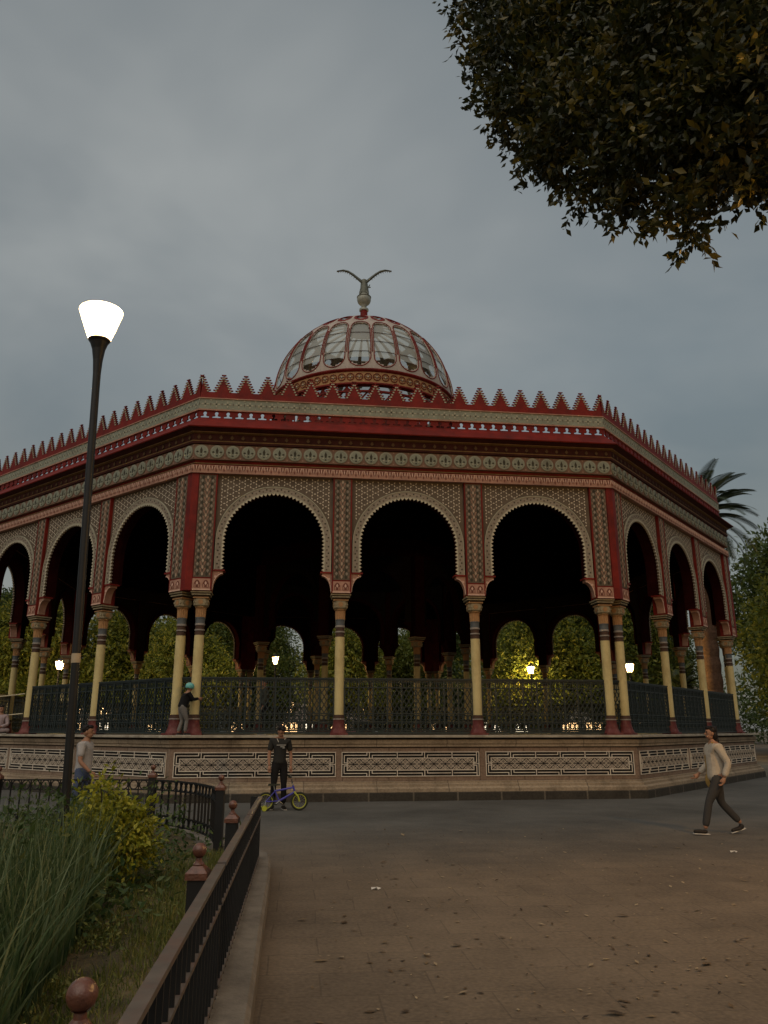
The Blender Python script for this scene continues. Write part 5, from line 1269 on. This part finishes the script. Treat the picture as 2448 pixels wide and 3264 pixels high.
# ================================================================== SKY, LIGHT, CAMERA
w = bpy.data.worlds.new('World'); scene.world = w; w.use_nodes = True; nt = w.node_tree; N = nt.nodes; L = nt.links
SUN_EL = math.radians(52); d_ = (-FW*.93-RT*.36).normalized(); SUN_DIR = Vector((d_.x*math.cos(SUN_EL), d_.y*math.cos(SUN_EL), math.sin(SUN_EL)))
sky = N.new('ShaderNodeTexSky'); sky.sky_type = 'NISHITA'; sky.sun_disc = False; sky.sun_elevation = math.radians(4); sky.sun_rotation = math.atan2(SUN_DIR.x, SUN_DIR.y)
bg = N['Background']
tc = N.new('ShaderNodeTexCoord'); sp = N.new('ShaderNodeSeparateXYZ'); L.new(tc.outputs['Generated'], sp.inputs[0])
ma = N.new('ShaderNodeMath'); ma.operation = 'ADD'; L.new(sp.outputs['Z'], ma.inputs[0]); ma.inputs[1].default_value = .28
mxz = N.new('ShaderNodeMath'); mxz.operation = 'MAXIMUM'; L.new(ma.outputs[0], mxz.inputs[0]); mxz.inputs[1].default_value = .05
dv = N.new('ShaderNodeVectorMath'); dv.operation = 'DIVIDE'; L.new(tc.outputs['Generated'], dv.inputs[0])
cb = N.new('ShaderNodeCombineXYZ'); [L.new(mxz.outputs[0], cb.inputs[i]) for i in range(3)]; L.new(cb.outputs[0], dv.inputs[1])
mp = N.new('ShaderNodeMapping'); mp.inputs['Rotation'].default_value = (0, 0, .6); mp.inputs['Scale'].default_value = (1.0, 1.15, 1.0); mp.inputs['Location'].default_value = (3.3, 1.2, 0); L.new(dv.outputs[0], mp.inputs['Vector'])
nz = N.new('ShaderNodeTexNoise'); nz.inputs['Scale'].default_value = 1.9; nz.inputs['Detail'].default_value = 4; nz.inputs['Roughness'].default_value = .5; nz.inputs['Distortion'].default_value = .25; L.new(mp.outputs[0], nz.inputs['Vector'])
rp = N.new('ShaderNodeValToRGB'); e = rp.color_ramp.elements; e[0].position = .30; e[0].color = (.150, .176, .190, 1); e[1].position = .72; e[1].color = (.350, .360, .350, 1); k_ = e.new(.5); k_.color = (.220, .236, .240, 1)
n_2 = N.new('ShaderNodeTexNoise'); n_2.inputs['Scale'].default_value = .85; n_2.inputs['Detail'].default_value = 2; L.new(mp.outputs[0], n_2.inputs['Vector'])
mxn = N.new('ShaderNodeMath'); mxn.operation = 'MULTIPLY_ADD'; L.new(n_2.outputs['Fac'], mxn.inputs[0]); mxn.inputs[1].default_value = .75; hf = N.new('ShaderNodeMath'); hf.operation = 'MULTIPLY_ADD'; L.new(nz.outputs['Fac'], hf.inputs[0]); hf.inputs[1].default_value = .65; hf.inputs[2].default_value = -.20; L.new(hf.outputs[0], mxn.inputs[2])
L.new(mxn.outputs[0], rp.inputs['Fac'])
sk = N.new('ShaderNodeMix'); sk.data_type = 'RGBA'; sk.blend_type = 'ADD'; sk.inputs['Factor'].default_value = .03; L.new(rp.outputs['Color'], sk.inputs[6]); L.new(sky.outputs[0], sk.inputs[7])
hz = N.new('ShaderNodeMapRange'); hz.inputs['From Min'].default_value = -.05; hz.inputs['From Max'].default_value = .42; hz.inputs['To Min'].default_value = .45; hz.inputs['To Max'].default_value = 1.0; L.new(sp.outputs['Z'], hz.inputs['Value'])
hm = N.new('ShaderNodeVectorMath'); hm.operation = 'SCALE'; L.new(sk.outputs[2], hm.inputs[0]); L.new(hz.outputs[0], hm.inputs['Scale'])
L.new(hm.outputs[0], bg.inputs['Color']); bg.inputs['Strength'].default_value = 1.0
sl = bpy.data.lights.new('sun', 'SUN'); sl.energy = 1.15; sl.angle = math.radians(70); sl.color = (1, .87, .72)
so = bpy.data.objects.new('sun', sl); COL.objects.link(so); so.rotation_euler = SUN_DIR.to_track_quat('Z', 'Y').to_euler()
cam = bpy.data.cameras.new('camera'); co = bpy.data.objects.new('camera', cam); COL.objects.link(co)
cam.sensor_fit = 'VERTICAL'; cam.sensor_height = 36; cam.lens = FPX/3264*36; cam.clip_end = 3000; cam.clip_start = .05
co.location = CAM; co.rotation_euler = (PI/2+PITCH, 0, -YAW); scene.camera = co
scene.view_settings.view_transform = 'Standard'; scene.view_settings.look = 'None'; scene.view_settings.exposure = 0; scene.view_settings.gamma = 1
scene.render.resolution_x = 768; scene.render.resolution_y = 1024
scene.cycles.max_bounces = 6; scene.cycles.transparent_max_bounces = 12; scene.cycles.use_denoising = True
scene.cycles.sample_clamp_indirect = 4
